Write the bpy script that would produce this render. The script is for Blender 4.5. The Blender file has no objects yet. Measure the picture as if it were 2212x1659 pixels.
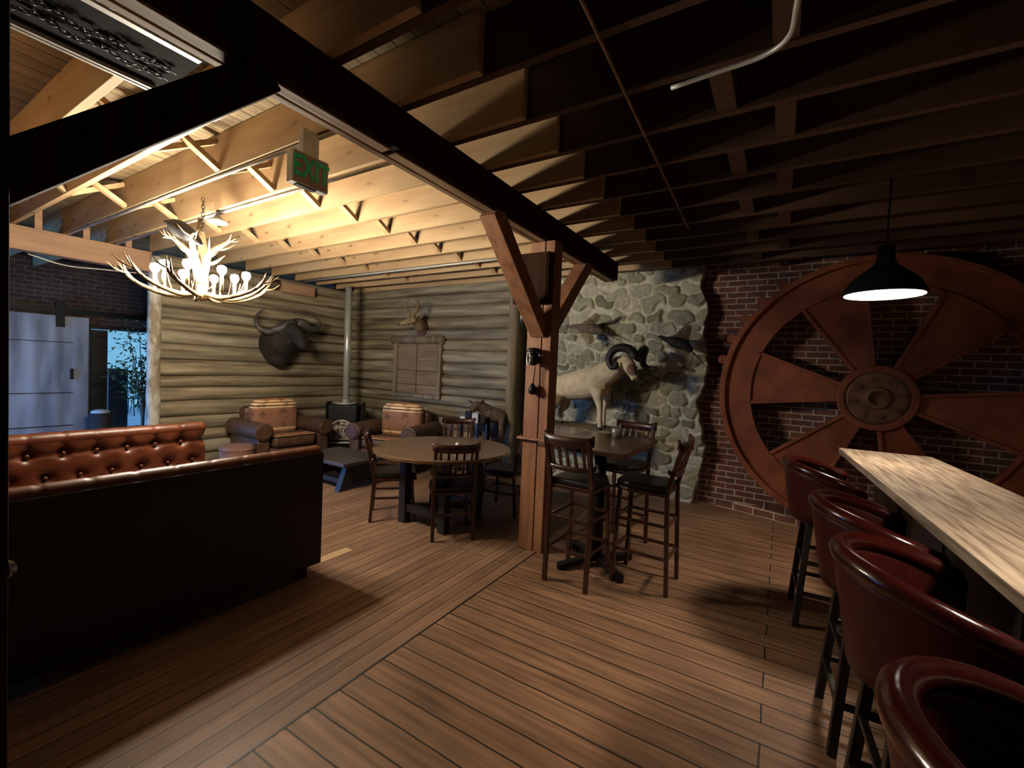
import bpy, bmesh, math, random
import numpy as np
from mathutils import Vector, Matrix, noise as mnoise
random.seed(7)
SC = bpy.context.scene
COL = SC.collection
PI = math.pi
V = Vector

# ------------------------------------------------------------------ camera model
CX, CY, FP = 1106.0, 829.5, 950.0
CAM = V((0, 0, 1.6))
def _axes():
    a = V((1690-CX, -(822-CY), -FP)).normalized()
    b = V((-450-CX, -(730-CY), -FP)).normalized()
    b = (b - a*a.dot(b)).normalized()
    X = -b; Y = a; Z = X.cross(Y)
    return Matrix((X, Y, Z))
RM = _axes()
def ray(px, py): return RM @ V((px-CX, -(py-CY), -FP))
def at_x(px, py, x): d = ray(px, py); return CAM + d*((x-CAM.x)/d.x)
def at_y(px, py, y): d = ray(px, py); return CAM + d*((y-CAM.y)/d.y)
def at_z(px, py, z): d = ray(px, py); return CAM + d*((z-CAM.z)/d.z)

# ------------------------------------------------------------------ materials
def nodes(m):
    m.use_nodes = True
    nt = m.node_tree
    return nt, nt.nodes, nt.links, nt.nodes['Principled BSDF']
def rgba(c): return (c[0], c[1], c[2], 1)
def coords(N, L, scale=(1, 1, 1), rot=(0, 0, 0), kind='Object'):
    tc = N.new('ShaderNodeTexCoord'); mp = N.new('ShaderNodeMapping')
    mp.inputs['Scale'].default_value = scale; mp.inputs['Rotation'].default_value = rot
    L.new(tc.outputs[kind], mp.inputs['Vector']); return mp.outputs['Vector']
def pm(name, c1, c2=None, scale=(8, 8, 8), rough=.6, metal=0, bump=.3, detail=6, coat=0, lo=.35, hi=.65, rough2=None, attr=None, kind='Object'):
    m = bpy.data.materials.new(name); nt, N, L, P = nodes(m)
    P.inputs['Roughness'].default_value = rough; P.inputs['Metallic'].default_value = metal
    P.inputs['Coat Weight'].default_value = coat; P.inputs['Coat Roughness'].default_value = .12
    vec = coords(N, L, scale, kind=kind)
    nz = N.new('ShaderNodeTexNoise'); nz.inputs['Scale'].default_value = 1; nz.inputs['Detail'].default_value = detail
    L.new(vec, nz.inputs['Vector'])
    cr = N.new('ShaderNodeValToRGB'); cr.color_ramp.elements[0].position = lo; cr.color_ramp.elements[1].position = hi
    cr.color_ramp.elements[0].color = rgba(c2 or c1); cr.color_ramp.elements[1].color = rgba(c1)
    L.new(nz.outputs['Fac'], cr.inputs['Fac'])
    out = cr.outputs['Color']
    if attr:
        at = N.new('ShaderNodeAttribute'); at.attribute_name = attr
        mx = N.new('ShaderNodeMix'); mx.data_type = 'RGBA'; mx.blend_type = 'MULTIPLY'; mx.inputs['Factor'].default_value = 1
        L.new(out, mx.inputs['A']); L.new(at.outputs['Color'], mx.inputs['B']); out = mx.outputs['Result']
    L.new(out, P.inputs['Base Color'])
    if rough2 is not None:
        mr = N.new('ShaderNodeMapRange'); mr.inputs['To Min'].default_value = rough; mr.inputs['To Max'].default_value = rough2
        L.new(nz.outputs['Fac'], mr.inputs['Value']); L.new(mr.outputs['Result'], P.inputs['Roughness'])
    if bump:
        b = N.new('ShaderNodeBump'); b.inputs['Strength'].default_value = bump; b.inputs['Distance'].default_value = .01
        L.new(nz.outputs['Fac'], b.inputs['Height']); L.new(b.outputs['Normal'], P.inputs['Normal'])
    return m
def emis(name, c, s):
    m = bpy.data.materials.new(name); nt, N, L, P = nodes(m)
    P.inputs['Base Color'].default_value = rgba(c); P.inputs['Emission Color'].default_value = rgba(c); P.inputs['Emission Strength'].default_value = s
    return m
def brickish(name, c1, c2, mortar, bw, rh, ms, rot=(0, 0, 0), rough=.75, bump=.6, grain=(2, 30, 30), gmix=.5, off=.5, smooth=.1, bias=0, stain=None):
    m = bpy.data.materials.new(name); nt, N, L, P = nodes(m)
    P.inputs['Roughness'].default_value = rough
    vec = coords(N, L, (1, 1, 1), rot)
    # slight wobble so that joints are not ruler straight
    wn = N.new('ShaderNodeTexNoise'); wn.inputs['Scale'].default_value = 2.5; wn.inputs['Detail'].default_value = 3; L.new(vec, wn.inputs['Vector'])
    sub = N.new('ShaderNodeVectorMath'); sub.operation = 'SUBTRACT'; sub.inputs[1].default_value = (.5, .5, .5); L.new(wn.outputs['Color'], sub.inputs[0])
    sc = N.new('ShaderNodeVectorMath'); sc.operation = 'SCALE'; sc.inputs['Scale'].default_value = rh*.14; L.new(sub.outputs[0], sc.inputs[0])
    ad = N.new('ShaderNodeVectorMath'); ad.operation = 'ADD'; L.new(vec, ad.inputs[0]); L.new(sc.outputs[0], ad.inputs[1])
    b = N.new('ShaderNodeTexBrick'); b.inputs['Scale'].default_value = 1
    b.inputs['Brick Width'].default_value = bw; b.inputs['Row Height'].default_value = rh
    b.inputs['Mortar Size'].default_value = ms; b.inputs['Mortar Smooth'].default_value = smooth; b.inputs['Bias'].default_value = bias
    b.inputs['Color1'].default_value = rgba(c1); b.inputs['Color2'].default_value = rgba(c2); b.inputs['Mortar'].default_value = rgba(mortar)
    b.offset = off; L.new(ad.outputs[0], b.inputs['Vector'])
    mp = N.new('ShaderNodeMapping'); mp.inputs['Scale'].default_value = grain; L.new(vec, mp.inputs['Vector'])
    g = N.new('ShaderNodeTexNoise'); g.inputs['Scale'].default_value = 1; g.inputs['Detail'].default_value = 8; L.new(mp.outputs[0], g.inputs['Vector'])
    g2 = N.new('ShaderNodeTexNoise'); g2.inputs['Scale'].default_value = 1.3; g2.inputs['Detail'].default_value = 5; L.new(vec, g2.inputs['Vector'])
    gr = N.new('ShaderNodeMapRange'); gr.inputs['From Min'].default_value = .3; gr.inputs['From Max'].default_value = .7
    gr.inputs['To Min'].default_value = 1-gmix; gr.inputs['To Max'].default_value = 1+gmix*.5; L.new(g.outputs['Fac'], gr.inputs['Value'])
    gr2 = N.new('ShaderNodeMapRange'); gr2.inputs['From Min'].default_value = .3; gr2.inputs['From Max'].default_value = .7
    gr2.inputs['To Min'].default_value = .72; gr2.inputs['To Max'].default_value = 1.2; L.new(g2.outputs['Fac'], gr2.inputs['Value'])
    ml = N.new('ShaderNodeMath'); ml.operation = 'MULTIPLY'; L.new(gr.outputs[0], ml.inputs[0]); L.new(gr2.outputs[0], ml.inputs[1])
    vs = N.new('ShaderNodeVectorMath'); vs.operation = 'SCALE'; L.new(b.outputs['Color'], vs.inputs[0]); L.new(ml.outputs[0], vs.inputs['Scale'])
    L.new(vs.outputs[0], P.inputs['Base Color'])
    inv = N.new('ShaderNodeMath'); inv.operation = 'MULTIPLY_ADD'; inv.inputs[1].default_value = -1.0; inv.inputs[2].default_value = 1
    L.new(b.outputs['Fac'], inv.inputs[0])
    ad2 = N.new('ShaderNodeMath'); ad2.operation = 'MULTIPLY_ADD'; ad2.inputs[1].default_value = .25; L.new(g.outputs['Fac'], ad2.inputs[0]); L.new(inv.outputs[0], ad2.inputs[2])
    bp = N.new('ShaderNodeBump'); bp.inputs['Strength'].default_value = bump; bp.inputs['Distance'].default_value = .012
    L.new(ad2.outputs[0], bp.inputs['Height']); L.new(bp.outputs['Normal'], P.inputs['Normal'])
    return m
H = PI/2
M = {}
M['floor_y'] = brickish('floor_boards_lounge', (.37, .21, .125), (.25, .14, .083), (.035, .02, .012), 6.1, .098, .0034, rot=(0, 0, H), grain=(2.2, 38, 38), gmix=.35, rough=.55, bump=.35)
M['floor_x'] = brickish('floor_boards_bar', (.40, .222, .125), (.305, .168, .094), (.03, .017, .01), 7.3, .138, .0045, grain=(2.0, 32, 32), gmix=.45, rough=.55, bump=.4, off=.37)
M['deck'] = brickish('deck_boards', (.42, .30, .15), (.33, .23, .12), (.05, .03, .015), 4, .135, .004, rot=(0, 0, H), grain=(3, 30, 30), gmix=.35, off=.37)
M['deck_shaded'] = brickish('deck_boards_shaded', (.07, .042, .025), (.05, .03, .018), (.01, .006, .004), 4, .135, .004, rot=(0, 0, H), grain=(3, 30, 30), gmix=.35, off=.37)  # same deck boards, darkened in colour for the shade over the bar
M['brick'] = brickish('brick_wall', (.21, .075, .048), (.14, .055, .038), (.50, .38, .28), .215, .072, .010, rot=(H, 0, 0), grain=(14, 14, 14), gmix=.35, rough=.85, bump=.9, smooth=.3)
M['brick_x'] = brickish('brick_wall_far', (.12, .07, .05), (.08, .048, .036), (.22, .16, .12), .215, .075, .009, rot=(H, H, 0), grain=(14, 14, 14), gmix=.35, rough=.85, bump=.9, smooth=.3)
M['plain'] = pm('dark_plaster', (.05, .04, .035), (.035, .028, .024), (3, 3, 3), .85)
M['joist_shaded'] = pm('joist_shade_tinted', (.085, .036, .018), (.055, .024, .012), (1.2, 14, 9), .65, bump=.15, lo=.3, hi=.7)  # shade over the bar is put into the joist colour
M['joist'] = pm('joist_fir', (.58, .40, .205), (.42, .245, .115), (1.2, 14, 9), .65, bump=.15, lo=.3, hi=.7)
def knots(m, scale, thr, col):
    nt = m.node_tree; N = nt.nodes; L = nt.links; P = N['Principled BSDF']; cur = P.inputs['Base Color'].links[0].from_socket
    v = coords(N, L, scale); vo = N.new('ShaderNodeTexVoronoi'); vo.inputs['Scale'].default_value = 1; L.new(v, vo.inputs['Vector'])
    mr = N.new('ShaderNodeMapRange'); mr.inputs['From Min'].default_value = thr*.5; mr.inputs['From Max'].default_value = thr; mr.inputs['To Min'].default_value = .75; mr.inputs['To Max'].default_value = 0
    L.new(vo.outputs['Distance'], mr.inputs['Value']); mx = N.new('ShaderNodeMix'); mx.data_type = 'RGBA'
    L.new(mr.outputs[0], mx.inputs['Factor']); L.new(cur, mx.inputs['A']); mx.inputs['B'].default_value = rgba(col); L.new(mx.outputs['Result'], P.inputs['Base Color'])
knots(M['joist'], (3.2, 3, 8), .17, (.20, .095, .04))
M['timber'] = pm('post_timber', (.42, .20, .095), (.27, .11, .05), (14, 14, 1.3), .6, bump=.25)
M['timber_dark'] = pm('dark_timber', (.050, .022, .012), (.028, .012, .007), (14, 14, 1.3), .9, bump=.3)  # very dark timber colour for girder, near post and speaker box
M['timber_dark'].node_tree.nodes['Principled BSDF'].inputs['Specular IOR Level'].default_value = .1
M['timber_y'] = pm('beam_timber', (.40, .26, .135), (.22, .13, .065), (16, 1.4, 16), .7, bump=.3)
M['header'] = pm('header_timber', (.50, .29, .17), (.38, .21, .12), (12, 1.2, 12), .65, bump=.2)
M['log'] = pm('weathered_log', (.45, .38, .255), (.125, .090, .052), (1.3, 1.3, 17), .8, bump=.5, attr='tone', lo=.28, hi=.7)
M['logv'] = pm('weathered_log_upright', (.30, .24, .15), (.15, .11, .07), (12, 12, 1.2), .8, bump=.5)
M['shutter'] = pm('weathered_shutter', (.30, .21, .13), (.19, .125, .075), (2, 20, 20), .75, bump=.3)
M['birch'] = pm('birch_log', (.62, .60, .50), (.30, .24, .15), (7, 7, 3.5), .75, bump=.5, lo=.42, hi=.55)
M['stone'] = pm('field_stone', (1, 1, 1), (.72, .72, .70), (16, 16, 16), .85, bump=.5, attr='tone', lo=.3, hi=.7)
M['rust'] = pm('rusted_iron', (.36, .105, .042), (.20, .055, .025), (5, 5, 5), .62, metal=.25, bump=.25, lo=.3, hi=.7)
M['rust2'] = pm('rusted_hub', (.26, .13, .06), (.13, .06, .03), (9, 9, 9), .6, metal=.3, bump=.4)
M['chairwood'] = pm('dark_cherry_wood', (.060, .018, .009), (.035, .010, .006), (14, 14, 3), .36, bump=.08, coat=.4)
M['blackwood'] = pm('black_stained_wood', (.022, .017, .015), (.012, .009, .008), (6, 6, 20), .5, bump=.15)
M['vinyl'] = pm('black_vinyl', (.018, .015, .014), None, (30, 30, 30), .38, bump=.1)
M['tabletop'] = pm('varnished_oak_top', (.20, .115, .062), (.12, .065, .034), (2, 26, 26), .22, bump=.06, coat=.5)
M['tabletop2'] = pm('varnished_brown_top', (.16, .085, .05), (.10, .052, .03), (2.5, 22, 22), .25, bump=.06, coat=.4)
M['rustic'] = pm('rustic_grey_top', (.085, .07, .065), (.04, .032, .03), (2, 18, 18), .42, bump=.4)
M['bartop'] = pm('whitewashed_grained_counter', (.52, .42, .31), (.20, .14, .095), (3.5, 50, 40), .38, bump=.1, lo=.32, hi=.62)
M['redleather'] = pm('oxblood_leather', (.040, .0050, .0035), (.028, .004, .003), (25, 25, 25), .18, bump=.10, coat=.2)
M['redshell'] = pm('oxblood_leather_shell', (.050, .006, .004), (.036, .0045, .003), (25, 25, 25), .42, bump=.1)
M['redshell'].node_tree.nodes['Principled BSDF'].inputs['Specular IOR Level'].default_value = .25
M['tanleather'] = pm('cognac_leather', (.135, .036, .013), (.08, .020, .008), (14, 14, 14), .36, bump=.18)
M['boothback'] = pm('dark_booth_vinyl', (.014, .0045, .0035), (.010, .0035, .003), (18, 18, 18), .55, bump=.15)
M['brownfabric'] = pm('brown_leather', (.12, .062, .035), (.06, .03, .018), (12, 12, 12), .5, bump=.25)
M['antler'] = pm('antler_bone', (.27, .185, .095), (.15, .09, .04), (18, 18, 18), .5, bump=.2)
M['blackmetal'] = pm('black_iron', (.012, .012, .013), (.02, .018, .017), (20, 20, 20), .45, metal=.5, bump=.1)
M['shadeblack'] = pm('black_enamel_shade', (.006, .006, .006), None, (20, 20, 20), .9, bump=0)
M['shadeblack'].node_tree.nodes['Principled BSDF'].inputs['Specular IOR Level'].default_value = .08
M['steel'] = pm('brushed_steel', (.66, .66, .60), (.5, .5, .46), (10, 10, 3), .3, metal=.45, bump=.05)
M['doorpane'] = pm('stove_glass_painted_reflections', (.75, .62, .45), (.07, .055, .045), (26, 26, 14), .25, metal=.2, bump=.4, lo=.45, hi=.62)  # bright and dark mottle paints reflections into the glass colour
M['conduit'] = pm('grey_conduit', (.60, .58, .52), (.5, .48, .43), (10, 10, 10), .4, metal=.2, bump=0)
M['white'] = pm('white_paint', (.75, .74, .68), (.6, .58, .52), (10, 10, 10), .5, bump=.05)
M['cream'] = pm('cream_candle_sleeve', (.78, .62, .30), None, (10, 10, 10), .5, bump=0)
M['bulb'] = emis('lit_bulb', (1, .89, .72), 860)
M['lampdisc'] = emis('lit_diffuser', (1, .88, .76), 4)
M['brass'] = pm('brass', (.5, .33, .12), None, (10, 10, 10), .3, metal=.9, bump=0)
M['hidedark'] = pm('dark_hide', (.030, .023, .018), (.010, .008, .007), (22, 22, 14), .8, bump=.8)
M['horn'] = pm('grey_horn', (.10, .095, .085), (.035, .03, .027), (14, 14, 14), .5, bump=.8)
M['blackhorn'] = pm('black_horn', (.018, .018, .018), (.008, .008, .008), (60, 60, 60), .5, bump=.6)
M['deerhide'] = pm('deer_hide', (.42, .32, .18), (.25, .18, .10), (20, 20, 20), .8, bump=.4)
M['greyhide'] = pm('brown_fur', (.16, .10, .065), (.06, .038, .026), (24, 24, 24), .85, bump=.7)
M['plaque'] = pm('walnut_plaque', (.14, .06, .03), (.09, .04, .02), (3, 3, 18), .45, bump=.1)
M['feather'] = pm('brown_feathers', (.20, .15, .10), (.08, .055, .035), (30, 30, 60), .75, bump=.6)
M['featherdark'] = pm('dark_feathers', (.012, .011, .012), (.005, .005, .006), (26, 26, 60), .75, bump=.7)
M['tan'] = pm('tan_feathers', (.46, .38, .22), (.20, .14, .08), (22, 22, 60), .8, bump=.5)
M['glass'] = bpy.data.materials.new('clear_glass')
_n, _N, _L, _P = nodes(M['glass']); _P.inputs['Transmission Weight'].default_value = 1; _P.inputs['Roughness'].default_value = .03; _P.inputs['IOR'].default_value = 1.45
M['leaf'] = pm('ficus_leaf', (.06, .13, .045), (.025, .06, .02), (9, 9, 9), .5, bump=.1)
M['green'] = pm('exit_green', (.0, .75, .38), (.0, .5, .25), (30, 30, 30), .5, bump=0)
M['exitface'] = pm('exit_face', (.36, .25, .19), (.28, .2, .15), (8, 8, 8), .5, bump=0)
M['outwall'] = pm('pale_stucco', (.85, .60, .34), (.76, .54, .30), (3, 3, 3), .9, bump=.1)
M['outground'] = pm('blue_grey_paving', (.55, .44, .36), (.46, .38, .30), (3, 3, 3), .85, bump=.1)
M['ash'] = pm('brown_crate', (.34, .17, .12), (.22, .11, .08), (14, 14, 14), .8, bump=.3)
M['mat'] = pm('warm_new_board', (.62, .42, .22), (.54, .36, .19), (20, 2, 20), .55, bump=.1)

def metaldoor():
    m = bpy.data.materials.new('galvanised_door_sheet'); nt, N, L, P = nodes(m)
    P.inputs['Roughness'].default_value = .5; P.inputs['Metallic'].default_value = .15
    v = coords(N, L, (6, 3.5, .55)); n = N.new('ShaderNodeTexNoise'); n.inputs['Scale'].default_value = 1; n.inputs['Detail'].default_value = 5; L.new(v, n.inputs['Vector'])
    c = N.new('ShaderNodeValToRGB'); c.color_ramp.elements[0].position = .4; c.color_ramp.elements[1].position = .62
    c.color_ramp.elements[0].color = (.26, .29, .33, 1); c.color_ramp.elements[1].color = (.50, .53, .56, 1); L.new(n.outputs['Fac'], c.inputs['Fac']); L.new(c.outputs[0], P.inputs['Base Color'])
    v2 = coords(N, L, (3, 3, 3)); n2 = N.new('ShaderNodeTexNoise'); n2.inputs['Scale'].default_value = 1; n2.inputs['Detail'].default_value = 4; L.new(v2, n2.inputs['Vector'])
    b = N.new('ShaderNodeBump'); b.inputs['Strength'].default_value = .5; b.inputs['Distance'].default_value = .03; L.new(n2.outputs['Fac'], b.inputs['Height']); L.new(b.outputs[0], P.inputs['Normal'])
    return m
M['metaldoor'] = metaldoor()
def blanket():
    m = bpy.data.materials.new('woven_blanket'); nt, N, L, P = nodes(m); P.inputs['Roughness'].default_value = .9
    tc = N.new('ShaderNodeTexCoord'); sp = N.new('ShaderNodeSeparateXYZ'); L.new(tc.outputs['Generated'], sp.inputs[0])
    cr = N.new('ShaderNodeValToRGB'); cr.color_ramp.interpolation = 'CONSTANT'
    st = [(0, (.30, .13, .06)), (.06, (.6, .38, .18)), (.10, (.28, .11, .05)), (.14, (.62, .42, .22)), (.18, (.22, .10, .055)), (.68, (.25, .11, .06)), (.74, (.62, .44, .24)), (.78, (.12, .05, .03)), (.82, (.7, .5, .28)), (.87, (.22, .09, .045)), (.9, (.60, .38, .18)), (.95, (.3, .13, .06))]
    e = cr.color_ramp.elements
    e[0].position = 0; e[0].color = rgba(st[0][1]); e[1].position = st[1][0]; e[1].color = rgba(st[1][1])
    for p, c in st[2:]: k = e.new(p); k.color = rgba(c)
    L.new(sp.outputs['Z'], cr.inputs['Fac'])
    ch = N.new('ShaderNodeTexVoronoi'); ch.inputs['Scale'].default_value = 9; ch.distance = 'MANHATTAN'; L.new(tc.outputs['Object'], ch.inputs['Vector'])
    mr = N.new('ShaderNodeMapRange'); mr.inputs['From Min'].default_value = .1; mr.inputs['From Max'].default_value = .7; mr.inputs['To Min'].default_value = .65; mr.inputs['To Max'].default_value = 1.5
    L.new(ch.outputs['Distance'], mr.inputs['Value'])
    vs = N.new('ShaderNodeVectorMath'); vs.operation = 'SCALE'; L.new(cr.outputs[0], vs.inputs[0]); L.new(mr.outputs[0], vs.inputs['Scale']); L.new(vs.outputs[0], P.inputs['Base Color'])
    return m
M['blanket'] = blanket()
def patched(name, base, base2, patches, scale=18, rough=.85, bump=.5):
    """hide with coloured patches: patches = [(centre, radius, colour)] in object space"""
    m = pm(name, base, base2, (scale,)*3, rough, bump=bump)
    nt = m.node_tree; N = nt.nodes; L = nt.links; P = N['Principled BSDF']
    cur = P.inputs['Base Color'].links[0].from_socket
    tc = N.new('ShaderNodeTexCoord')
    for c, r, col in patches:
        d = N.new('ShaderNodeVectorMath'); d.operation = 'DISTANCE'; d.inputs[1].default_value = c; L.new(tc.outputs['Object'], d.inputs[0])
        mr = N.new('ShaderNodeMapRange'); mr.inputs['From Min'].default_value = r*.85; mr.inputs['From Max'].default_value = r*1.1
        mr.inputs['To Min'].default_value = 1; mr.inputs['To Max'].default_value = 0; L.new(d.outputs['Value'], mr.inputs['Value'])
        mx = N.new('ShaderNodeMix'); mx.data_type = 'RGBA'; L.new(mr.outputs[0], mx.inputs['Factor']); L.new(cur, mx.inputs['A']); mx.inputs['B'].default_value = rgba(col)
        cur = mx.outputs['Result']
    L.new(cur, P.inputs['Base Color'])
    return m

# ------------------------------------------------------------------ mesh builder
class MB:
    def __init__(s): s.v = []; s.f = []; s.c = None
    def add(s, vs, fs):
        o = len(s.v); s.v += [tuple(p) for p in vs]; s.f += [tuple(i+o for i in f) for f in fs]; return s
    def box(s, a, b, mat=None):
        x0, y0, z0 = a; x1, y1, z1 = b
        vs = [V(p) for p in ((x0, y0, z0), (x1, y0, z0), (x1, y1, z0), (x0, y1, z0), (x0, y0, z1), (x1, y0, z1), (x1, y1, z1), (x0, y1, z1))]
        if mat: vs = [mat @ p for p in vs]
        return s.add(vs, [(0, 3, 2, 1), (4, 5, 6, 7), (0, 1, 5, 4), (1, 2, 6, 5), (2, 3, 7, 6), (3, 0, 4, 7)])
    def beam(s, p, q, w, h, up=(0, 0, 1)):
        p = V(p); q = V(q); d = (q-p).normalized(); u = V(up); sd = d.cross(u).normalized(); u = sd.cross(d)
        vs = [e + sd*a*w/2 + u*b*h/2 for e in (p, q) for a, b in ((-1, -1), (1, -1), (1, 1), (-1, 1))]
        return s.add(vs, [(0, 3, 2, 1), (4, 5, 6, 7), (0, 1, 5, 4), (1, 2, 6, 5), (2, 3, 7, 6), (3, 0, 4, 7)])
    def tube(s, pts, r, seg=10, flat=1.0, up=None):
        pts = [V(p) for p in pts]; n = len(pts)
        if not hasattr(r, '__len__'): r = [r]*n
        vs = []; fs = []; ref = V(up) if up else V((0, 0, 1))
        for i, p in enumerate(pts):
            d = (pts[min(i+1, n-1)]-pts[max(i-1, 0)]).normalized()
            if i == 0 and not up and abs(d.dot(ref)) > .9: ref = V((1, 0, 0))
            a = d.cross(ref)
            if a.length < 1e-4: a = d.cross(V((0, 1, .1)))
            a.normalize(); b = a.cross(d).normalized()
            if not up: ref = b
            for k in range(seg):
                t = 2*PI*k/seg; vs.append(p + (a*math.cos(t) + b*math.sin(t)*flat)*r[i])
        for i in range(n-1):
            for k in range(seg):
                k2 = (k+1) % seg; fs.append((i*seg+k, i*seg+k2, (i+1)*seg+k2, (i+1)*seg+k))
        fs.append(tuple(range(seg-1, -1, -1))); fs.append(tuple((n-1)*seg+k for k in range(seg)))
        return s.add(vs, fs)
    def cyl(s, p, q, r, r2=None, seg=16): return s.tube([p, q], [r, r if r2 is None else r2], seg)
    def lathe(s, prof, c=(0, 0, 0), seg=24, mat=None):
        vs = []; fs = []; n = len(prof)
        for r, z in prof:
            for k in range(seg):
                t = 2*PI*k/seg; p = V((c[0]+r*math.cos(t), c[1]+r*math.sin(t), c[2]+z)); vs.append(mat @ p if mat else p)
        for i in range(n-1):
            for k in range(seg):
                k2 = (k+1) % seg; fs.append((i*seg+k, i*seg+k2, (i+1)*seg+k2, (i+1)*seg+k))
        if prof[0][0] > 1e-5: fs.append(tuple(range(seg-1, -1, -1)))
        if prof[-1][0] > 1e-5: fs.append(tuple((n-1)*seg+k for k in range(seg)))
        return s.add(vs, fs)
    def ball(s, c, r, rot=None, seg=14, rings=9):
        if not hasattr(r, '__len__'): r = (r, r, r)
        vs = []; fs = []; c = V(c)
        for i in range(rings+1):
            ph = PI*(i/rings)*.998+.001
            for k in range(seg):
                t = 2*PI*k/seg; p = V((r[0]*math.sin(ph)*math.cos(t), r[1]*math.sin(ph)*math.sin(t), r[2]*math.cos(ph)))
                if rot: p = rot @ p
                vs.append(c+p)
        for i in range(rings):
            for k in range(seg):
                k2 = (k+1) % seg; fs.append((i*seg+k, (i+1)*seg+k, (i+1)*seg+k2, i*seg+k2))
        fs.append(tuple(range(seg))); fs.append(tuple(rings*seg+k for k in range(seg-1, -1, -1)))
        return s.add(vs, fs)
    def prism(s, poly, a, b, mat=None):
        """poly in local xy extruded z a..b, then mat"""
        n = len(poly); vs = [V((x, y, a)) for x, y in poly]+[V((x, y, b)) for x, y in poly]
        if mat: vs = [mat @ p for p in vs]
        return s.add(vs, [tuple(range(n-1, -1, -1)), tuple(range(n, 2*n))]+[(i, (i+1) % n, n+(i+1) % n, n+i) for i in range(n)])
    def grid(s, fn, nu, nv, closed_u=False):
        vs = [fn(i/(nu-1 if not closed_u else nu), j/(nv-1)) for j in range(nv) for i in range(nu)]; fs = []
        for j in range(nv-1):
            for i in range(nu if closed_u else nu-1):
                i2 = (i+1) % nu; fs.append((j*nu+i, j*nu+i2, (j+1)*nu+i2, (j+1)*nu+i))
        return s.add(vs, fs)
    def build(s, name, mat, parent=None, world=False, smooth=False, bevel=0, remesh=0, sm=0, subsurf=0, solid=0, pivot=None, weld=False, colors=None):
        me = bpy.data.meshes.new(name)
        off = V((0, 0, 0)); vs = s.v
        if parent is not None and world:
            inv = parent_matrix(parent).inverted(); vs = [tuple(inv @ V(p)) for p in vs]
        elif parent is None:
            if pivot is None:
                xs = [p[0] for p in vs]; ys = [p[1] for p in vs]; zs = [p[2] for p in vs]
                off = V(((min(xs)+max(xs))/2, (min(ys)+max(ys))/2, min(zs)))
            else: off = V(pivot)
            vs = [(p[0]-off.x, p[1]-off.y, p[2]-off.z) for p in vs]
        me.from_pydata(vs, [], s.f)
        if colors is not None:
            ca = me.color_attributes.new('tone', 'FLOAT_COLOR', 'POINT'); ca.data.foreach_set('color', np.asarray(colors, dtype=np.float32).ravel())
        me.validate()
        bm = bmesh.new(); bm.from_mesh(me)
        if weld: bmesh.ops.remove_doubles(bm, verts=bm.verts, dist=1e-4)
        bmesh.ops.recalc_face_normals(bm, faces=bm.faces); bm.to_mesh(me); bm.free()
        if smooth or remesh or subsurf: me.polygons.foreach_set('use_smooth', [True]*len(me.polygons))
        me.materials.append(M[mat] if isinstance(mat, str) else mat)
        o = bpy.data.objects.new(name, me); COL.objects.link(o); o.location = off
        if parent is not None: o.parent = parent
        if bevel:
            b = o.modifiers.new('bevel', 'BEVEL'); b.width = bevel; b.segments = 2; b.limit_method = 'ANGLE'; b.angle_limit = .7
            b.harden_normals = False
        if remesh:
            r = o.modifiers.new('remesh', 'REMESH'); r.mode = 'VOXEL'; r.voxel_size = remesh; r.use_smooth_shade = True
        if sm:
            k = o.modifiers.new('smooth', 'SMOOTH'); k.iterations = sm; k.factor = .5
        if solid:
            k = o.modifiers.new('solid', 'SOLIDIFY'); k.thickness = solid; k.offset = 0
        if subsurf:
            k = o.modifiers.new('sub', 'SUBSURF'); k.levels = subsurf; k.render_levels = subsurf
        return o
def parent_matrix(p):
    m = Matrix.Translation(p.location) @ p.rotation_euler.to_matrix().to_4x4()
    return parent_matrix(p.parent) @ m if p.parent else m
def tag(o, label=None, cat=None, group=None, kind=None):
    if label: o['label'] = label
    if cat: o['category'] = cat
    if group: o['group'] = group
    if kind: o['kind'] = kind
    return o
def thing(name, label, cat, loc=(0, 0, 0), rz=0, group=None):
    o = bpy.data.objects.new(name, None); COL.objects.link(o); o.location = loc; o.rotation_euler = (0, 0, rz); o.empty_display_size = .1
    return tag(o, label, cat, group)
def struct(o): return tag(o, kind='structure')
def kids(o): return [c for c in bpy.data.objects if c.parent == o]
def dup(root, loc, rz, label=None, group=None):
    def cp(o, par):
        c = o.copy(); COL.objects.link(c); c.parent = par
        for ch in kids(o): cp(ch, c)
        return c
    r = cp(root, None); r.location = loc; r.rotation_euler = (0, 0, rz)
    if label: r['label'] = label
    if group: r['group'] = group
    return r
def arc(c, r, a0, a1, n, z=0): return [V((c[0]+r*math.cos(a0+(a1-a0)*i/(n-1)), c[1]+r*math.sin(a0+(a1-a0)*i/(n-1)), z)) for i in range(n)]
def smooth_path(pts, n=24):
    pts = [V(p) for p in pts]; P = [pts[0]*2-pts[1]]+pts+[pts[-1]*2-pts[-2]]; out = []
    m = len(pts)-1
    for i in range(n):
        t = i/(n-1)*m; k = min(int(t), m-1); u = t-k; a, b, c, d = P[k:k+4]
        out.append(.5*((2*b)+(c-a)*u+(2*a-5*b+4*c-d)*u*u+(3*b-a-3*c+d)*u**3))
    return out
def lerps(vals, n):
    m = len(vals)-1; out = []
    for i in range(n):
        t = i/(n-1)*m; k = min(int(t), m-1); out.append(vals[k]*(1-t+k)+vals[k+1]*(t-k))
    return out
def dir_rz(dx, dy): return math.atan2(-dx, dy)      # local +y turned to (dx, dy)
exec_parts = []

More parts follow.
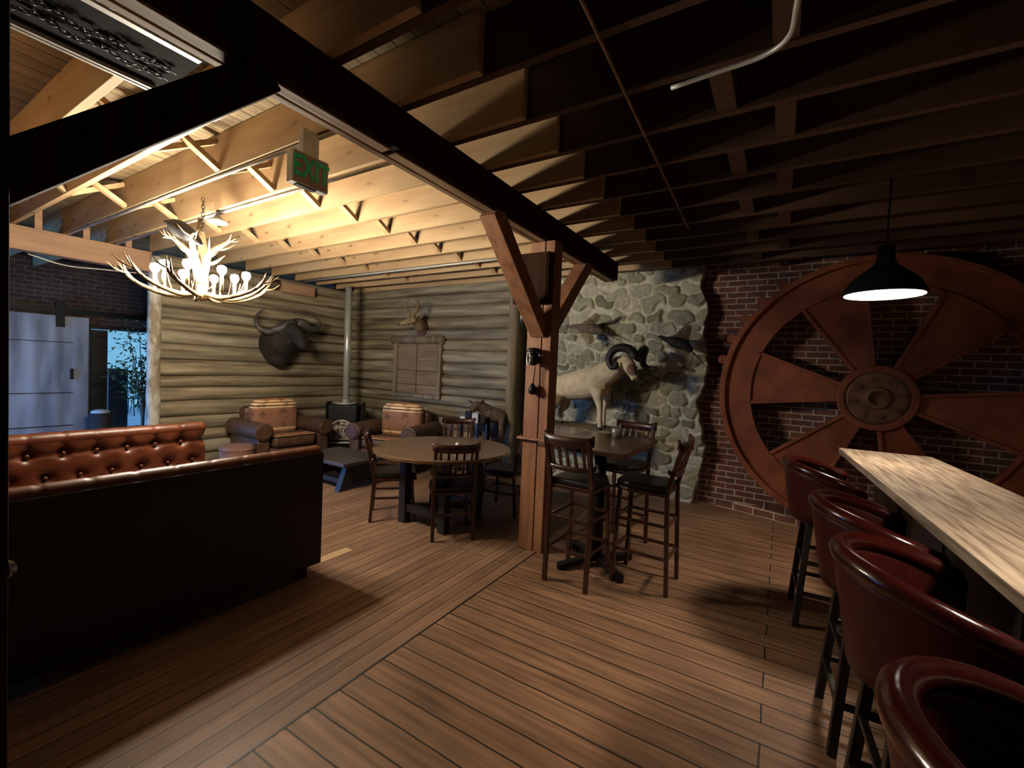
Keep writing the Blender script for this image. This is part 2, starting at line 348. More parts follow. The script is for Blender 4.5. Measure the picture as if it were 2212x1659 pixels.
# ------------------------------------------------------------------ room shell
XL, XC, XR = -10.5, -7.16, 3.6
YB, YN = 6.10, -3.0
ZJ, ZD = 2.93, 3.21
SEAM = -1.76
struct(MB().box((XL-.3, YN-.2, -.15), (SEAM, YB+.2, 0)).build('floor', 'floor_y', pivot=(0, 0, 0)))
struct(MB().box((SEAM, YN-.2, -.15), (XR+.2, YB+.2, 0)).build('floor', 'floor_x', pivot=(0, 0, 0)))
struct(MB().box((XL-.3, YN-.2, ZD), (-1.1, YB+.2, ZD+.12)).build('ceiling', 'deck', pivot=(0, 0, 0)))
struct(MB().box((-1.1, YN-.2, ZD), (XR+.2, YB+.2, ZD+.12)).build('ceiling', 'deck_shaded', pivot=(0, 0, 0)))
struct(MB().box((XC-.4, YB, 0), (XR+.2, YB+.2, ZD)).build('wall_back', 'brick', pivot=(0, 0, 0)))
struct(MB().box((XR, YN, 0), (XR+.2, YB, ZD)).build('wall_right', 'plain', pivot=(0, 0, 0)))
w = MB().box((XC-.4, YN-.2, 0), (XR+.2, YN, ZD)); struct(w.build('wall_front', 'plain', pivot=(0, 0, 0)))
# vestibule: front wall with the glazed opening that lets the daylight in
w = MB(); w.box((XL-.2, -.7, 0), (-10.2, -.5, ZD)); w.box((-7.75, -.7, 0), (XC-.3, -.5, ZD)); w.box((-10.2, -.7, 2.2), (-7.75, -.5, ZD)); w.box((XC-.4, YN, 0), (XC-.3, -.5, ZD))
struct(w.build('wall_entry', 'plain', pivot=(0, 0, 0)))
# far brick wall with doorway (y 2.72..4.0, z 0..2.0)
w = MB(); w.box((XL-.35, -.7, 0), (XL, 2.72, ZD)); w.box((XL-.35, 4.0, 0), (XL, YB, ZD)); w.box((XL-.35, 2.72, 2.02), (XL, 4.0, ZD))
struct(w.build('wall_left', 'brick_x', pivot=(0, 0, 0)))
w = MB().box((XL, YB-.6, 0), (XC-.4, YB+.2, ZD)); struct(w.build('wall_rear_passage', 'plain', pivot=(0, 0, 0)))
f = MB(); f.box((XL-.36, 2.66, 0), (XL+.03, 2.74, 2.06)); f.box((XL-.36, 3.98, 0), (XL+.03, 4.06, 2.06)); f.box((XL-.36, 2.74, 2.0), (XL+.03, 3.98, 2.06))
struct(f.build('trim_1', 'blackwood'))

# log walls: half-round courses with uneven joints
def logwall(name, bounds, L, place, seed):
    rng = random.Random(seed); vs = []; fs = []; cols = []
    nu = int(L/.09)+2; K = 13
    for li in range(len(bounds)-1):
        zb, zt = bounds[li], bounds[li+1]; tone = rng.uniform(.72, 1.08); w1 = rng.uniform(0, 50)
        warm = rng.uniform(-.05, .07); base = len(vs); dep = rng.uniform(.085, .105)
        for i in range(nu):
            s = L*i/(nu-1)
            zb2 = zb + .014*mnoise.noise(V((s*.9, w1*0+bounds[li]*7.3, seed))); zt2 = zt + .014*mnoise.noise(V((s*.9, bounds[li+1]*7.3, seed)))
            for k in range(K):
                t = PI*k/(K-1); z = zb2+(zt2-zb2)*(1-math.cos(t))/2
                d = dep*max(0.0, math.sin(t))**.85 - (.035 if k in (0, K-1) else 0) + .008*mnoise.noise(V((s*2.3, z*9, w1)))
                vs.append(place(s, d, z)); tt = tone*(1+.16*mnoise.noise(V((s*1.3, z*3, w1+9))))
                cols.append((tt*(1+warm), tt, tt*(1-warm), 1))
        for i in range(nu-1):
            for k in range(K-1):
                a = base+i*K+k; fs.append((a, a+1, a+K+1, a+K))
    m = MB(); m.v = [tuple(p) for p in vs]; m.f = fs
    return m.build(name, 'log', smooth=True, pivot=(0, 0, 0), colors=cols)
bl = [-.02, .17, .37, .54, .73, .95, 1.14, 1.31, 1.53, 1.75, 1.93, 2.09, 2.24, 2.41, 2.59, 2.78, 2.95]
br = [-.02, .17, .36, .55, .75, .94, 1.11, 1.27, 1.45, 1.66, 1.86, 2.04, 2.22, 2.42, 2.61, 2.80, 3.0]
struct(logwall('wall_log_left', bl, 5.65-2.56, lambda s, d, z: V((XC-.08+d, 2.56+s, z)), 3))
struct(logwall('wall_log_back', br, 3.80, lambda s, d, z: V((-7.2+s, 5.73-d, z)), 8))
struct(MB().box((XC-.40, 2.60, 0), (XC-.07, 6.1, 2.95)).build('wall_log_left_core', 'logv'))
struct(MB().box((-7.24, 5.72, 0), (-3.42, 6.1, 3.0)).build('wall_log_back_core', 'logv'))
# upright logs closing the two ends
def upright(name, x, y, r, z1, mat, seed, label, cat):
    pts = [V((x+.012*mnoise.noise(V((i*.6, seed, 0))), y+.012*mnoise.noise(V((i*.6, seed, 5))), z1*i/14)) for i in range(15)]
    return tag(MB().tube(pts, [r*(1+.12*mnoise.noise(V((i*.9, seed, 9)))) for i in range(15)], 14).build(name, mat, smooth=True), label, cat)
upright('upright_log', -3.44, 5.60, .085, 2.86, 'logv', 2, 'slim upright log capping the right end of the rear log wall', 'log')
upright('upright_log', -7.16, 2.50, .075, 2.88, 'birch', 6, 'pale peeling upright log at the left end of the log wall beside the passage', 'log')
# short log stub and cut plank above the left log wall
tag(MB().cyl((-7.10, 3.55, 2.80), (-7.10, 4.12, 2.80), .085, seg=14).build('log_stub', 'logv', smooth=True), 'short round log stub high on the left log wall under the joists', 'log')
tag(MB().box((-7.12, 4.16, 2.70), (-7.02, 4.75, 2.86)).build('board_offcut', 'header', bevel=.006), 'short pale plank block beside the log stub at the top of the left log wall', 'board')
# boarded window in the back log wall
wn = thing('window_1', None, None, (-5.37, 5.62, 1.10)); wn['kind'] = 'structure'
m = MB(); m.box((-5.93, 5.58, 1.03), (-4.83, 5.66, 1.10)); m.box((-5.93, 5.58, 1.10), (-5.85, 5.66, 1.97)); m.box((-4.91, 5.58, 1.10), (-4.83, 5.66, 1.97))
m.build('window_frame', 'logv', wn, world=True, bevel=.008)
MB().tube([V((-5.98, 5.62, 2.03)), V((-5.4, 5.615, 2.035)), V((-4.80, 5.62, 2.03))], .075, 14).build('lintel_log', 'logv', wn, world=True, smooth=True)
for a, b in ((-5.845, -5.40), (-5.385, -4.915)):
    m = MB(); z = 1.10
    for h in (.16, .24, .27, .20): m.box((a, 5.61, z+.004), (b, 5.65, z+h-.004)); z += h
    m.build('shutter', 'shutter', wn, world=True, bevel=.004)

# field-stone veneer with its ragged right edge
def stonewall():
    rng = np.random.RandomState(5)
    zk = np.array([3.2, 2.98, 2.73, 2.49, 2.15, 1.745, 1.51, 1.27, .99, .64, .16, 0.0][::-1]); xk = np.array([-.90, -.878, -.945, -.825, -.87, -.795, -.836, -.905, -.835, -.779, -.872, -.90][::-1])
    nz, nx = 250, 225
    Z = np.linspace(0, 3.16, nz); U = np.linspace(0, 1, nx)
    edge = np.interp(Z, zk, xk) + np.array([.028*mnoise.noise(V((0, z*9, 1))) for z in Z])
    x0 = -3.42
    X = x0 + (edge[:, None]-x0)*U[None, :]; ZZ = np.repeat(Z[:, None], nx, 1)
    # stone seeds: rows of unequal stones
    seeds = []; z = -.05
    while z < 3.3:
        h = rng.uniform(.09, .20); x = -3.7+rng.uniform(0, .2)
        while x < -.6:
            wd = rng.uniform(.09, .34)*(h/.14)**.5; seeds.append((x+wd/2, z+h/2+rng.uniform(-.03, .03), wd/2, h/2, rng.uniform(.6, 1.4), rng.uniform(0, 1), rng.uniform(.12, 1), rng.uniform(-.35, .35))); x += wd
        z += h
    S = np.array(seeds)
    wob = np.array([[mnoise.noise(V((X[j, i]*5, ZZ[j, i]*5, 3))) for i in range(nx)] for j in range(nz)])
    wob2 = np.array([[mnoise.noise(V((X[j, i]*22, ZZ[j, i]*22, 7))) for i in range(nx)] for j in range(nz)])
    wob3 = np.array([[mnoise.noise(V((X[j, i]*6, ZZ[j, i]*6, 31))) for i in range(nx)] for j in range(nz)])
    D1 = np.full(X.shape, 9.); D2 = np.full(X.shape, 9.); I1 = np.zeros(X.shape, int)
    for k, s in enumerate(S):
        ax = X+wob*.09-s[0]; az = ZZ+wob3*.08-s[1]; ca, sa = math.cos(s[7]), math.sin(s[7])
        dx = (ax*ca+az*sa)/s[2]; dz = (az*ca-ax*sa)/s[3]
        d = ((np.abs(dx)**3.4+np.abs(dz)**3.4)**(1/3.4))
        c = d < D1; D2 = np.where(c, D1, np.minimum(D2, d)); I1 = np.where(c, k, I1); D1 = np.where(c, d, D1)
    gap = (D2-D1)*.5*(.09); prof = np.clip((.98-D1)/.20, 0, 1); prof = prof*prof*(3-2*prof)
    prof = prof*np.clip(gap/.012, 0, 1)
    proud = S[I1, 6]; mort = .55+.0*proud
    h = prof*(.006+.042*proud)+.008*wob2+.014*wob
    Yc = 5.93-h
    tone = S[I1, 4]; hue = S[I1, 5]
    st = np.stack([.31*tone+.03*hue, .305*tone, .215*tone-.02*hue], -1); mo = np.array([.72, .68, .50])
    q = np.clip(prof*1.5*S[I1, 6], 0, .92)[..., None]
    col = mo*(1-q)+st*q; col = col*(1+.18*wob2[..., None])
    # mortar bed lies almost flush with low stones
    m = MB(); vs = np.stack([X, Yc, ZZ], -1).reshape(-1, 3).tolist()
    cols = np.concatenate([col, np.ones(X.shape+(1,))], -1).reshape(-1, 4).tolist()
    fs = [(j*nx+i, j*nx+i+1, (j+1)*nx+i+1, (j+1)*nx+i) for j in range(nz-1) for i in range(nx-1)]
    b = len(vs)
    for j in range(nz): vs.append([float(edge[j])+.0, 6.11, float(Z[j])]); cols.append([.25, .23, .18, 1])
    for j in range(nz-1): a = j*nx+nx-1; fs.append((a, b+j, b+j+1, a+nx))
    m.v = [tuple(p) for p in vs]; m.f = fs
    return struct(m.build('wall_stone', 'stone', smooth=True, pivot=(0, 0, 0), colors=cols))
stonewall()
# low rubble plinth at the foot of the brick wall
m = MB()
def rub(u, v):
    x = -.62+u*2.2; t = v
    d = .10+.30*min(1, u*2.2)+.03*mnoise.noise(V((x*7, t*3, 0))); hh = (.05+.11*min(1, u*1.6))
    return V((x, 6.12-d*(1-t*.7), hh*min(1, t*2.2)+.018*mnoise.noise(V((x*14, t*9, 4)))*min(1, t*3)))
m.grid(rub, 60, 12); struct(m.build('trim_2', 'brick', smooth=False, pivot=(0, 0, 0)))
struct(MB().box((SEAM-.006, YN, 0), (SEAM+.006, YB, .0015)).build('trim_4', 'blackwood'))
# lighter replacement floor board
struct(MB().box((-3.125, 1.2, 0), (-3.03, 2.47, .003)).build('trim_3', 'mat'))

# ------------------------------------------------------------------ timber frame
GX0, GX1 = -1.915, -1.757
g = thing('ceiling_girder', 'long heavy dark timber girder running down the room over the post', 'beam', (-1.81, 2.0, 2.72))
MB().box((GX0+.055, -2.9, 2.72), (GX1, 5.20, ZJ-.002)).build('main_timber', 'timber_dark', g, world=True, bevel=.006)
MB().box((GX0-.003, -2.9, 2.708), (GX0+.043, 5.20, ZJ-.002)).build('side_plank', 'timber_y', g, world=True, bevel=.006)
for ya, yb in ((-2.9, 1.62), (1.66, 3.36), (3.57, 5.19)): MB().box((GX0+.057, ya, 2.706), (GX1-.035, yb, 2.7195)).build('edge_strip', 'timber_y', g, world=True, bevel=.003)
def post(y, label, ledge, bz=0, tm='timber'):
    t = thing('timber_post', label, 'post', (-1.84, y, 0))
    MB().box((-1.945, y-.06, 0), (-1.80, y+.10, 2.715)).build('upright', tm, t, world=True, bevel=.006)
    MB().box((-1.795, y-.055, 0), (-1.71, y+.10, 2.715)).build('side_board', tm, t, world=True, bevel=.006)
    for sgn in (-1, 1):
        yy = y+.02+sgn*.08
        MB().beam((-1.835, yy-sgn*.03, 1.93+bz), (-1.835, yy+sgn*(.79-bz), 2.72), .14, .13, (0, 0, 1)).build('knee_brace', tm, t, world=True, bevel=.006)
    if ledge:
        m = MB(); m.box((-1.985, y-.10, .985), (-1.69, y-.055, 1.005)); m.build('ledge', 'timber', t, world=True, bevel=.003)
    return t
post(3.45, 'reddish timber post with two knee braces in the middle of the room', True)
post(0.19, 'dark timber post at the left edge, its brace crossing above the booth', False, .10, 'timber_dark')
hb = thing('header_beam', 'pale squared timber header over the passage left of the log wall', 'beam', (-7.2, 0, 2.67))
MB().box((-7.28, -2.9, 2.67), (-7.13, 2.46, ZJ-.002)).build('timber', 'header', hb, world=True, bevel=.005)
jl = [1.23+.40*k for k in range(-10, 12)]
for k, y in enumerate(jl):
    if y > 5.65: continue
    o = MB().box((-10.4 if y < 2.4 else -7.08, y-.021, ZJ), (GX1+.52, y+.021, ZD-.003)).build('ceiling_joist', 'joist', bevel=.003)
    tag(o, 'pale fir joist spanning the ceiling over the lounge', 'joist', 'joists over the lounge')
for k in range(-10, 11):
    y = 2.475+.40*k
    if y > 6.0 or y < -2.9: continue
    o = MB().box((GX0+.06, y-.021, ZJ), (3.5, y+.021, ZD-.003)).build('ceiling_joist', 'joist_shaded', bevel=.003)
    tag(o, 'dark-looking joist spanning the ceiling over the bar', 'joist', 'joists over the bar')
# solid blocking and cross bridging between joists
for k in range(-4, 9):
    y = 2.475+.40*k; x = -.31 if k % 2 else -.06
    tag(MB().box((x-.045, y+.020, ZJ+.01), (x+.045, y+.380, ZD-.01)).build('joist_blocking', 'joist_shaded'), 'short timber block fixed between joists over the bar', 'blocking', 'blocks between the bar joists')
for xc in (-3.58, -5.3):
    for k in range(-1, 11):
        y0, y1 = 1.23+.40*k+.019, 1.23+.40*(k+1)-.019
        if y1 > 5.6: continue
        for s, (za, zb) in enumerate(((ZJ+.02, ZD-.05), (ZD-.05, ZJ+.02))):
            x = xc+(.03 if s else -.03)
            tag(MB().beam((x, y0, za), (x, y1, zb), .06, .036, (0, 0, 1)).build('bridging_strut', 'joist'), 'small diagonal strut bridging two lounge joists', 'strut', 'cross bridging between lounge joists')
for k, y in enumerate((1.43, 1.83, 2.23)):
    tag(MB().box((-7.24, y-.03, ZJ), (-7.18, y+.03, ZD-.01)).build('cripple_block', 'header'), 'short upright block standing on the passage header beam', 'block', 'blocks on the header beam')
t = thing('speaker_box', 'dark brown box speaker mounted high on the timber post between its braces', 'speaker', (-1.92, 3.35, 2.17))
MB().box((-2.06, 3.305, 2.17), (-1.715, 3.388, 2.60)).build('cabinet', 'timber_dark', t, world=True, bevel=.006)
MB().box((-2.04, 3.300, 2.19), (-1.735, 3.306, 2.58)).build('grille', 'timber_dark', t, world=True)
# conduits
def pipe(name, pts, r, mat, label, cat='pipe', clips=()):
    o = MB().tube(pts, r, 8).build(name, mat, smooth=True); return tag(o, label, cat)
pipe('conduit', [(-7.0, 1.63, 2.915), (-1.93, 1.63, 2.915)], .013, 'conduit', 'grey conduit under the joists passing just behind the exit sign')
pipe('conduit', [(-7.0, 2.05, 2.915), (-1.93, 2.05, 2.915)], .013, 'conduit', 'grey conduit under the joists above the antler chandelier')
pipe('conduit', [(-6.9, 4.45, 2.91), (-4.5, 4.43, 2.912), (-1.93, 4.43, 2.912)], .016, 'conduit', 'thick pale conduit crossing under the far lounge joists')
pipe('conduit', [(-2.75, 1.21, 2.91), (-1.93, 1.21, 2.91)], .019, 'conduit', 'short pale conduit on the nearest lit joist by the girder')
pipe('ceiling_pipe', [(-.62, -1, 2.917), (-.68, 1.5, 2.917), (-.785, 4.18, 2.917)], .008, 'rust2', 'thin rusty pipe running under the bar joists')
pts = smooth_path([at_z(1735, -60, 2.84), at_z(1722, 10, 2.84), at_z(1705, 78, 2.84), at_z(1650, 120, 2.85), at_z(1560, 152, 2.86), at_z(1450, 190, 2.865)], 24)
pipe('cable', pts, .010, 'conduit', 'pale loose cable curving under the bar joists', 'cable')
pts = smooth_path([at_x(60, 548, -7.1), at_x(140, 573, -7.1), at_x(230, 583, -7.1), at_x(320, 592, -7.1)], 16)
pipe('cable', pts, .008, 'conduit', 'thin cable sagging under the passage header beam', 'cable')

# overhead black track panel with rails and chains, left of the girder, above the brace
tp = thing('overhead_door_track', 'black overhead panel with pale rails and dangling chains at top left', 'door track', (-2.3, .2, 2.85))
MB().box((-2.62, -1.6, 2.862), (-1.99, .93, 2.88)).build('panel', 'shadeblack', tp, world=True)
for xx in (-2.64, -2.612): MB().box((xx, -1.6, 2.845), (xx+.014, .90, 2.865)).build('rail', 'conduit', tp, world=True)
MB().box((-2.20, -1.6, 2.845), (-2.17, .91, 2.862)).build('rail', 'conduit', tp, world=True)
for xx in (-2.47, -2.38, -2.13):
    m = MB(); n = 64
    for i in range(n):
        y = -.3+1.2*i/n; z = 2.850-.008*math.sin(i*.7)
        ring = []
        for a in range(9):
            t = 2*PI*a/8; u = math.cos(t)*.017; w_ = math.sin(t)*.008
            ring.append(V((xx+(w_ if i % 2 else 0)+.004*math.sin(i*.5), y+u, z+(0 if i % 2 else w_))))
        m.tube(ring, .0025, 5)
    m.build('chain', 'blackmetal', tp, world=True, smooth=True)

# exit sign
ex = thing('exit_sign', 'box exit sign with faded green letters hanging under the joists', 'sign', (-2.42, 1.58, 2.60))
a = at_x(632, 315, -2.4); b = at_x(712, 352, -2.4)
y0, y1, z0, z1 = 1.462, 1.692, 2.605, 2.79
MB().box((-2.46, y0, z0), (-2.40, y1, z1)).build('housing', 'white', ex, world=True, bevel=.006)
MB().box((-2.402, y0+.012, z0+.012), (-2.396, y1-.012, z1-.012)).build('face', 'exitface', ex, world=True)
MB().box((-2.45, 1.53, z1), (-2.41, 1.63, ZJ)).build('canopy', 'white', ex, world=True)
MB().box((-2.45, 1.50, z0-.006), (-2.41, 1.62, z0)).build('lower_slot', 'blackmetal', ex, world=True)
def text_mesh(txt, size, ext, mat, name, parent, mtx):
    cu = bpy.data.curves.new('t', 'FONT'); cu.body = txt; cu.size = size; cu.extrude = ext; cu.offset = size*.02
    cu.align_x = 'CENTER'; cu.align_y = 'CENTER'
    to = bpy.data.objects.new('t', cu); COL.objects.link(to)
    bpy.context.view_layer.update(); me = bpy.data.meshes.new_from_object(to.evaluated_get(bpy.context.evaluated_depsgraph_get()))
    bpy.data.objects.remove(to); me.name = name; me.transform(parent_matrix(parent).inverted() @ mtx)
    me.materials.clear(); me.materials.append(M[mat]); o = bpy.data.objects.new(name, me); COL.objects.link(o); o.parent = parent; return o
mt = Matrix.Translation((-2.3955, (y0+y1)/2, (z0+z1)/2)) @ Matrix(((0, 0, 1, 0), (1, 0, 0, 0), (0, 1, 0, 0), (0, 0, 0, 1))) @ Matrix.Diagonal((.82, 1.22, 1, 1))
text_mesh('EXIT', .135, .002, 'green', 'lettering', ex, mt)

# conical fixture beside the chandelier chain
cf = at_z(470, 468, 2.86)
t = thing('ceiling_fixture', 'small pale cone fixture fixed to a joist behind the chandelier chain', 'light fixture', (cf.x, cf.y, 2.80))
MB().lathe([(.0, 0), (.075, .0), (.085, .012), (.03, .05), (.012, .085)], seg=20).build('shade', 'conduit', t, smooth=True)

# ------------------------------------------------------------------ chandelier
CH = V((-4.13, 1.76, 2.24))
ch = thing('antler_chandelier', 'lit antler chandelier hanging on a chain over the lounge', 'chandelier', CH)
def antler(pts, rs, tines, name='antler'):
    m = MB(); sp = smooth_path(pts, 16); m.tube(sp, lerps(rs, 16), 8)
    for t, d, ln, r in tines:
        p = sp[min(15, int(t*15))]; d = V(d)
        q = p+d*ln*.5+V((0, 0, .0)); e = p+d*ln+V((0, 0, ln*.28)); m.tube(smooth_path([p, q, e], 8), lerps([r, r*.75, .002], 8), 7)
    return m.build(name, 'antler', ch, smooth=True)
rng = random.Random(11)
for k in range(9):
    a = 2*PI*k/9+.25; c, s = math.cos(a), math.sin(a); R_ = rng.uniform(.47, .57); tw = rng.choice((-1, 1))*rng.uniform(.2, .5)
    def pol(r, z, da=0): return V((r*math.cos(a+da), r*math.sin(a+da), z))
    pts = [pol(.05, -.13), pol(.20, -.16, tw*.3), pol(.36, -.12, tw*.7), pol(.48, -.04, tw), pol(R_, .07, tw*1.05)]
    dirs = [(.55, (pol(1, 0, tw*1.5)*.8+V((0, 0, .5))), .16, .011), (.72, (pol(1, 0, tw*.2)*.7+V((0, 0, .6))), .15, .010), (.35, (pol(1, 0, -tw)*.4+V((0, 0, .8))), .15, .011), (.85, pol(1, 0, tw*2)*.9+V((0, 0, .25)), .13, .009)]
    antler(pts, [.018, .019, .016, .011, .003], dirs)
for k in range(4):
    a = [2.5, .2, -1.1, 4.2][k]; hgt = [.42, .36, .30, .26][k]
    def pol(r, z, da=0): return V((r*math.cos(a+da), r*math.sin(a+da), z))
    pts = [pol(.02, -.05), pol(.04, .08), pol(.09, .20), pol(.18, .28, .3), pol(.27, hgt, .5)]
    dirs = [(.5, pol(1, .5, -.6), .15, .012), (.65, pol(1, .2, .9), .15, .011), (.8, pol(1, .3, -.3), .11, .009), (.9, pol(.8, .1, 1.2), .10, .008)]
    antler(pts, [.030, .030, .024, .018, .004], dirs)
antler([(0, 0, -.16), (.005, 0, 0), (-.01, .01, .2), (-.03, .0, .36), (-.05, .0, .49)], [.035, .040, .036, .030, .016], [(.5, (-.7, -.5, .35), .2, .02), (.45, (.75, .5, .1), .2, .02)], 'centre_antler')
MB().lathe([(0, -.19), (.03, -.185), (.045, -.16), (.03, -.12), (0, -.12)], seg=14).build('hub', 'brass', ch, smooth=True)
for k in range(8):
    a = 2*PI*k/8+.1; r = .27+.05*(k % 2); x, y = r*math.cos(a), r*math.sin(a)
    cs_ = MB().cyl((x, y, -.13), (x, y, .0), .013, seg=10).build('candle_sleeve', 'cream', ch, smooth=True)
    b = MB().lathe([(.010, 0), (.014, .012), (.030, .035), (.034, .055), (.027, .078), (.0, .088)], (x, y, 0), 14).build('bulb', 'bulb', cs_, smooth=True)
m = MB()
for i in range(9):
    z = .40+.03*i; ring = [V(((math.cos(2*PI*q/8)*.012 if i % 2 else 0), (0 if i % 2 else math.cos(2*PI*q/8)*.012), z+math.sin(2*PI*q/8)*.02)) for q in range(9)]; m.tube(ring, .003, 5)
m.build('chain', 'blackmetal', ch, smooth=True)
# stuffed bird perched on the chandelier
bd = at_y(398, 500, 1.66)
u = (at_y(420, 500, 1.66)-bd).normalized()
t = thing('stuffed_bird', 'black stuffed bird perched on top of the antler chandelier', 'taxidermy', bd-V((0, 0, .09)))
P_ = lambda px, py: at_y(px, py, 1.66)
m = MB(); m.tube(smooth_path([P_(424, 515), P_(405, 504), P_(388, 494), P_(375, 486)], 10), lerps([.030, .060, .070, .052], 10), 12)
m.ball(P_(372, 484), .040); m.tube(smooth_path([P_(372, 484), P_(362, 480), P_(352, 478)], 6), lerps([.036, .022, .008], 6), 10)
m.tube(smooth_path([P_(418, 512), P_(428, 522), P_(436, 530)], 6), lerps([.04, .03, .014], 6), 10)
m.build('body', 'featherdark', t, world=True, remesh=.012, sm=3)
m = MB(); m.tube(smooth_path([P_(392, 500), P_(412, 510), P_(428, 520)], 8), lerps([.02, .034, .010], 8), 10, flat=.5); m.build('wing', 'featherdark', t, world=True, smooth=True)
m = MB(); m.cyl(P_(392, 506), P_(390, 522), .005, seg=6); m.cyl(P_(402, 510), P_(400, 524), .005, seg=6); m.build('leg', 'blackmetal', t, world=True)

# ------------------------------------------------------------------ pendants
def pendant(x, y, z, r, label):
    t = thing('pendant_lamp', label, 'lamp', (x, y, z))
    MB().lathe([(r, 0), (r+.006, .0), (r+.004, .012), (r*.82, .10), (r*.30, .20), (.05, .24), (.045, .33), (0, .33)], seg=40).build('shade', 'shadeblack', t, smooth=True)
    MB().lathe([(0, -.004), (r*.97, -.004), (r*.97, .004), (0, .004)], seg=40).build('diffuser', 'lampdisc', t, smooth=False)
    MB().cyl((0, 0, .33), (0, 0, ZD-z), .006, seg=8).build('cord', 'shadeblack', t)
    l = bpy.data.lights.new('pendant_beam', 'SPOT'); l.energy = 125; l.color = (1, .82, .64); l.spot_size = math.radians(118); l.spot_blend = .7; l.shadow_soft_size = .12
    o = bpy.data.objects.new('pendant_beam', l); COL.objects.link(o); o.location = (x, y, z-.02)
    return t
pc = CAM+ray(1908, 637)/FP*3.0
pendant(pc.x, pc.y, pc.z, .225, 'black pendant lamp with a bright round underside hanging over the bar')
pendant(.95, 1.75, pc.z, .225, 'black pendant lamp over the near end of the bar')

# ------------------------------------------------------------------ wheel on the brick wall
WX, WY, WZ, WR = .83, 5.84, 1.462, 1.462
wl = thing('flywheel', 'huge rusty spoked iron wheel leaning on the brick wall', 'wheel', (WX, WY, 0))
def wmat(dy=0): return Matrix.Translation((0, dy, WZ)) @ Matrix.Rotation(H, 4, 'X')     # local xy -> wall plane, local z -> -y
def ringmesh(r0, r1, a, b, n=96):
    m = MB(); vs = []; fs = []
    for i in range(n):
        t = 2*PI*i/n
        for r, z in ((r0, a), (r1, a), (r1, b), (r0, b)): vs.append(wmat() @ V((r*math.cos(t), r*math.sin(t), z)))
    for i in range(n):
        j = (i+1) % n
        for k in range(4): fs.append((i*4+k, i*4+(k+1) % 4, j*4+(k+1) % 4, j*4+k))
    return m.add(vs, fs)
ringmesh(1.15, 1.43, -.02, .035).build('rim', 'rust', wl, bevel=.004)
ringmesh(1.40, WR, -.10, .085).build('outer_flange', 'rust', wl, bevel=.008)
for k in range(6):
    c = math.radians(-128+60*k); poly = []
    for r, aw in ((.26, 15), (1.18, 14.5)):
        for s in ((-1, 1) if r < 1 else (1, -1)): poly.append((r*math.cos(c+s*math.radians(aw)), r*math.sin(c+s*math.radians(aw))))
    MB().prism(poly, -.02, .034, wmat()).build('spoke', 'rust', wl, bevel=.004); sp_ = kids(wl)[-1]
    sp_ = [c for c in kids(wl) if c.name.startswith('spoke') and not c.name.startswith('spoke_rib')][-1]
    for s in (-1, 1):
        p0 = wmat() @ V((.30*math.cos(c+s*math.radians(15)), .30*math.sin(c+s*math.radians(15)), .03)); p1 = wmat() @ V((1.16*math.cos(c+s*math.radians(14.5)), 1.16*math.sin(c+s*math.radians(14.5)), .03))
        MB().beam(p0, p1, .035, .06, (0, 1, 0)).build('spoke_rib', 'rust', sp_, bevel=.005)
ringmesh(1.135, 1.165, -.02, .06).build('inner_lip', 'rust', wl, bevel=.005)
ringmesh(.27, .335, -.03, .09, 48).build('hub_ring', 'rust', wl, bevel=.012)
MB().lathe([(0, -.04), (.29, -.04), (.29, .055), (.24, .075), (.12, .07), (.11, .10), (.07, .11), (.065, .06), (0, .06)], seg=40, mat=wmat()).build('hub', 'rust2', wl, smooth=False, bevel=.006)
for k in range(8):
    t = 2*PI*k/8+.2; p = wmat() @ V((.19*math.cos(t), .19*math.sin(t), .07)); MB().cyl(p, p+V((0, -.025, 0)), .022, seg=6).build('bolt', 'rust2', wl)
for a in (166, 156, 146, 136, 126):
    t = math.radians(a); p = wmat() @ V((1.50*math.cos(t), 1.50*math.sin(t), -.08)); MB().cyl(p, p+V((0, -.09, 0)), .055, seg=12).build('rim_lug', 'rust', wl, bevel=.006)

# ------------------------------------------------------------------ bar counter
bx = V((.424, 4.474, 0)); bdv = V((.562-.424, 1.658-4.474, 0)).normalized(); bang = math.atan2(bdv.y, bdv.x)
bar = thing('bar_counter', 'long bar with whitewashed grained wooden top and black front', 'bar', (bx.x, bx.y, 0), bang)
MB().box((0, 0, 1.025), (6.2, .575, 1.07)).build('counter_top', 'bartop', bar, bevel=.004)
MB().box((.03, .24, 0), (6.2, .55, 1.024)).build('bar_body', 'blackwood', bar)
for k in range(8): MB().box((.12+.75*k, .225, .12), (.12+.75*k+.62, .239, .92)).build('front_panel', 'blackwood', bar, bevel=.006)
MB().cyl((.05, .14, .18), (6.1, .14, .18), .02, seg=10).build('foot_rail', 'blackmetal', bar, smooth=True)

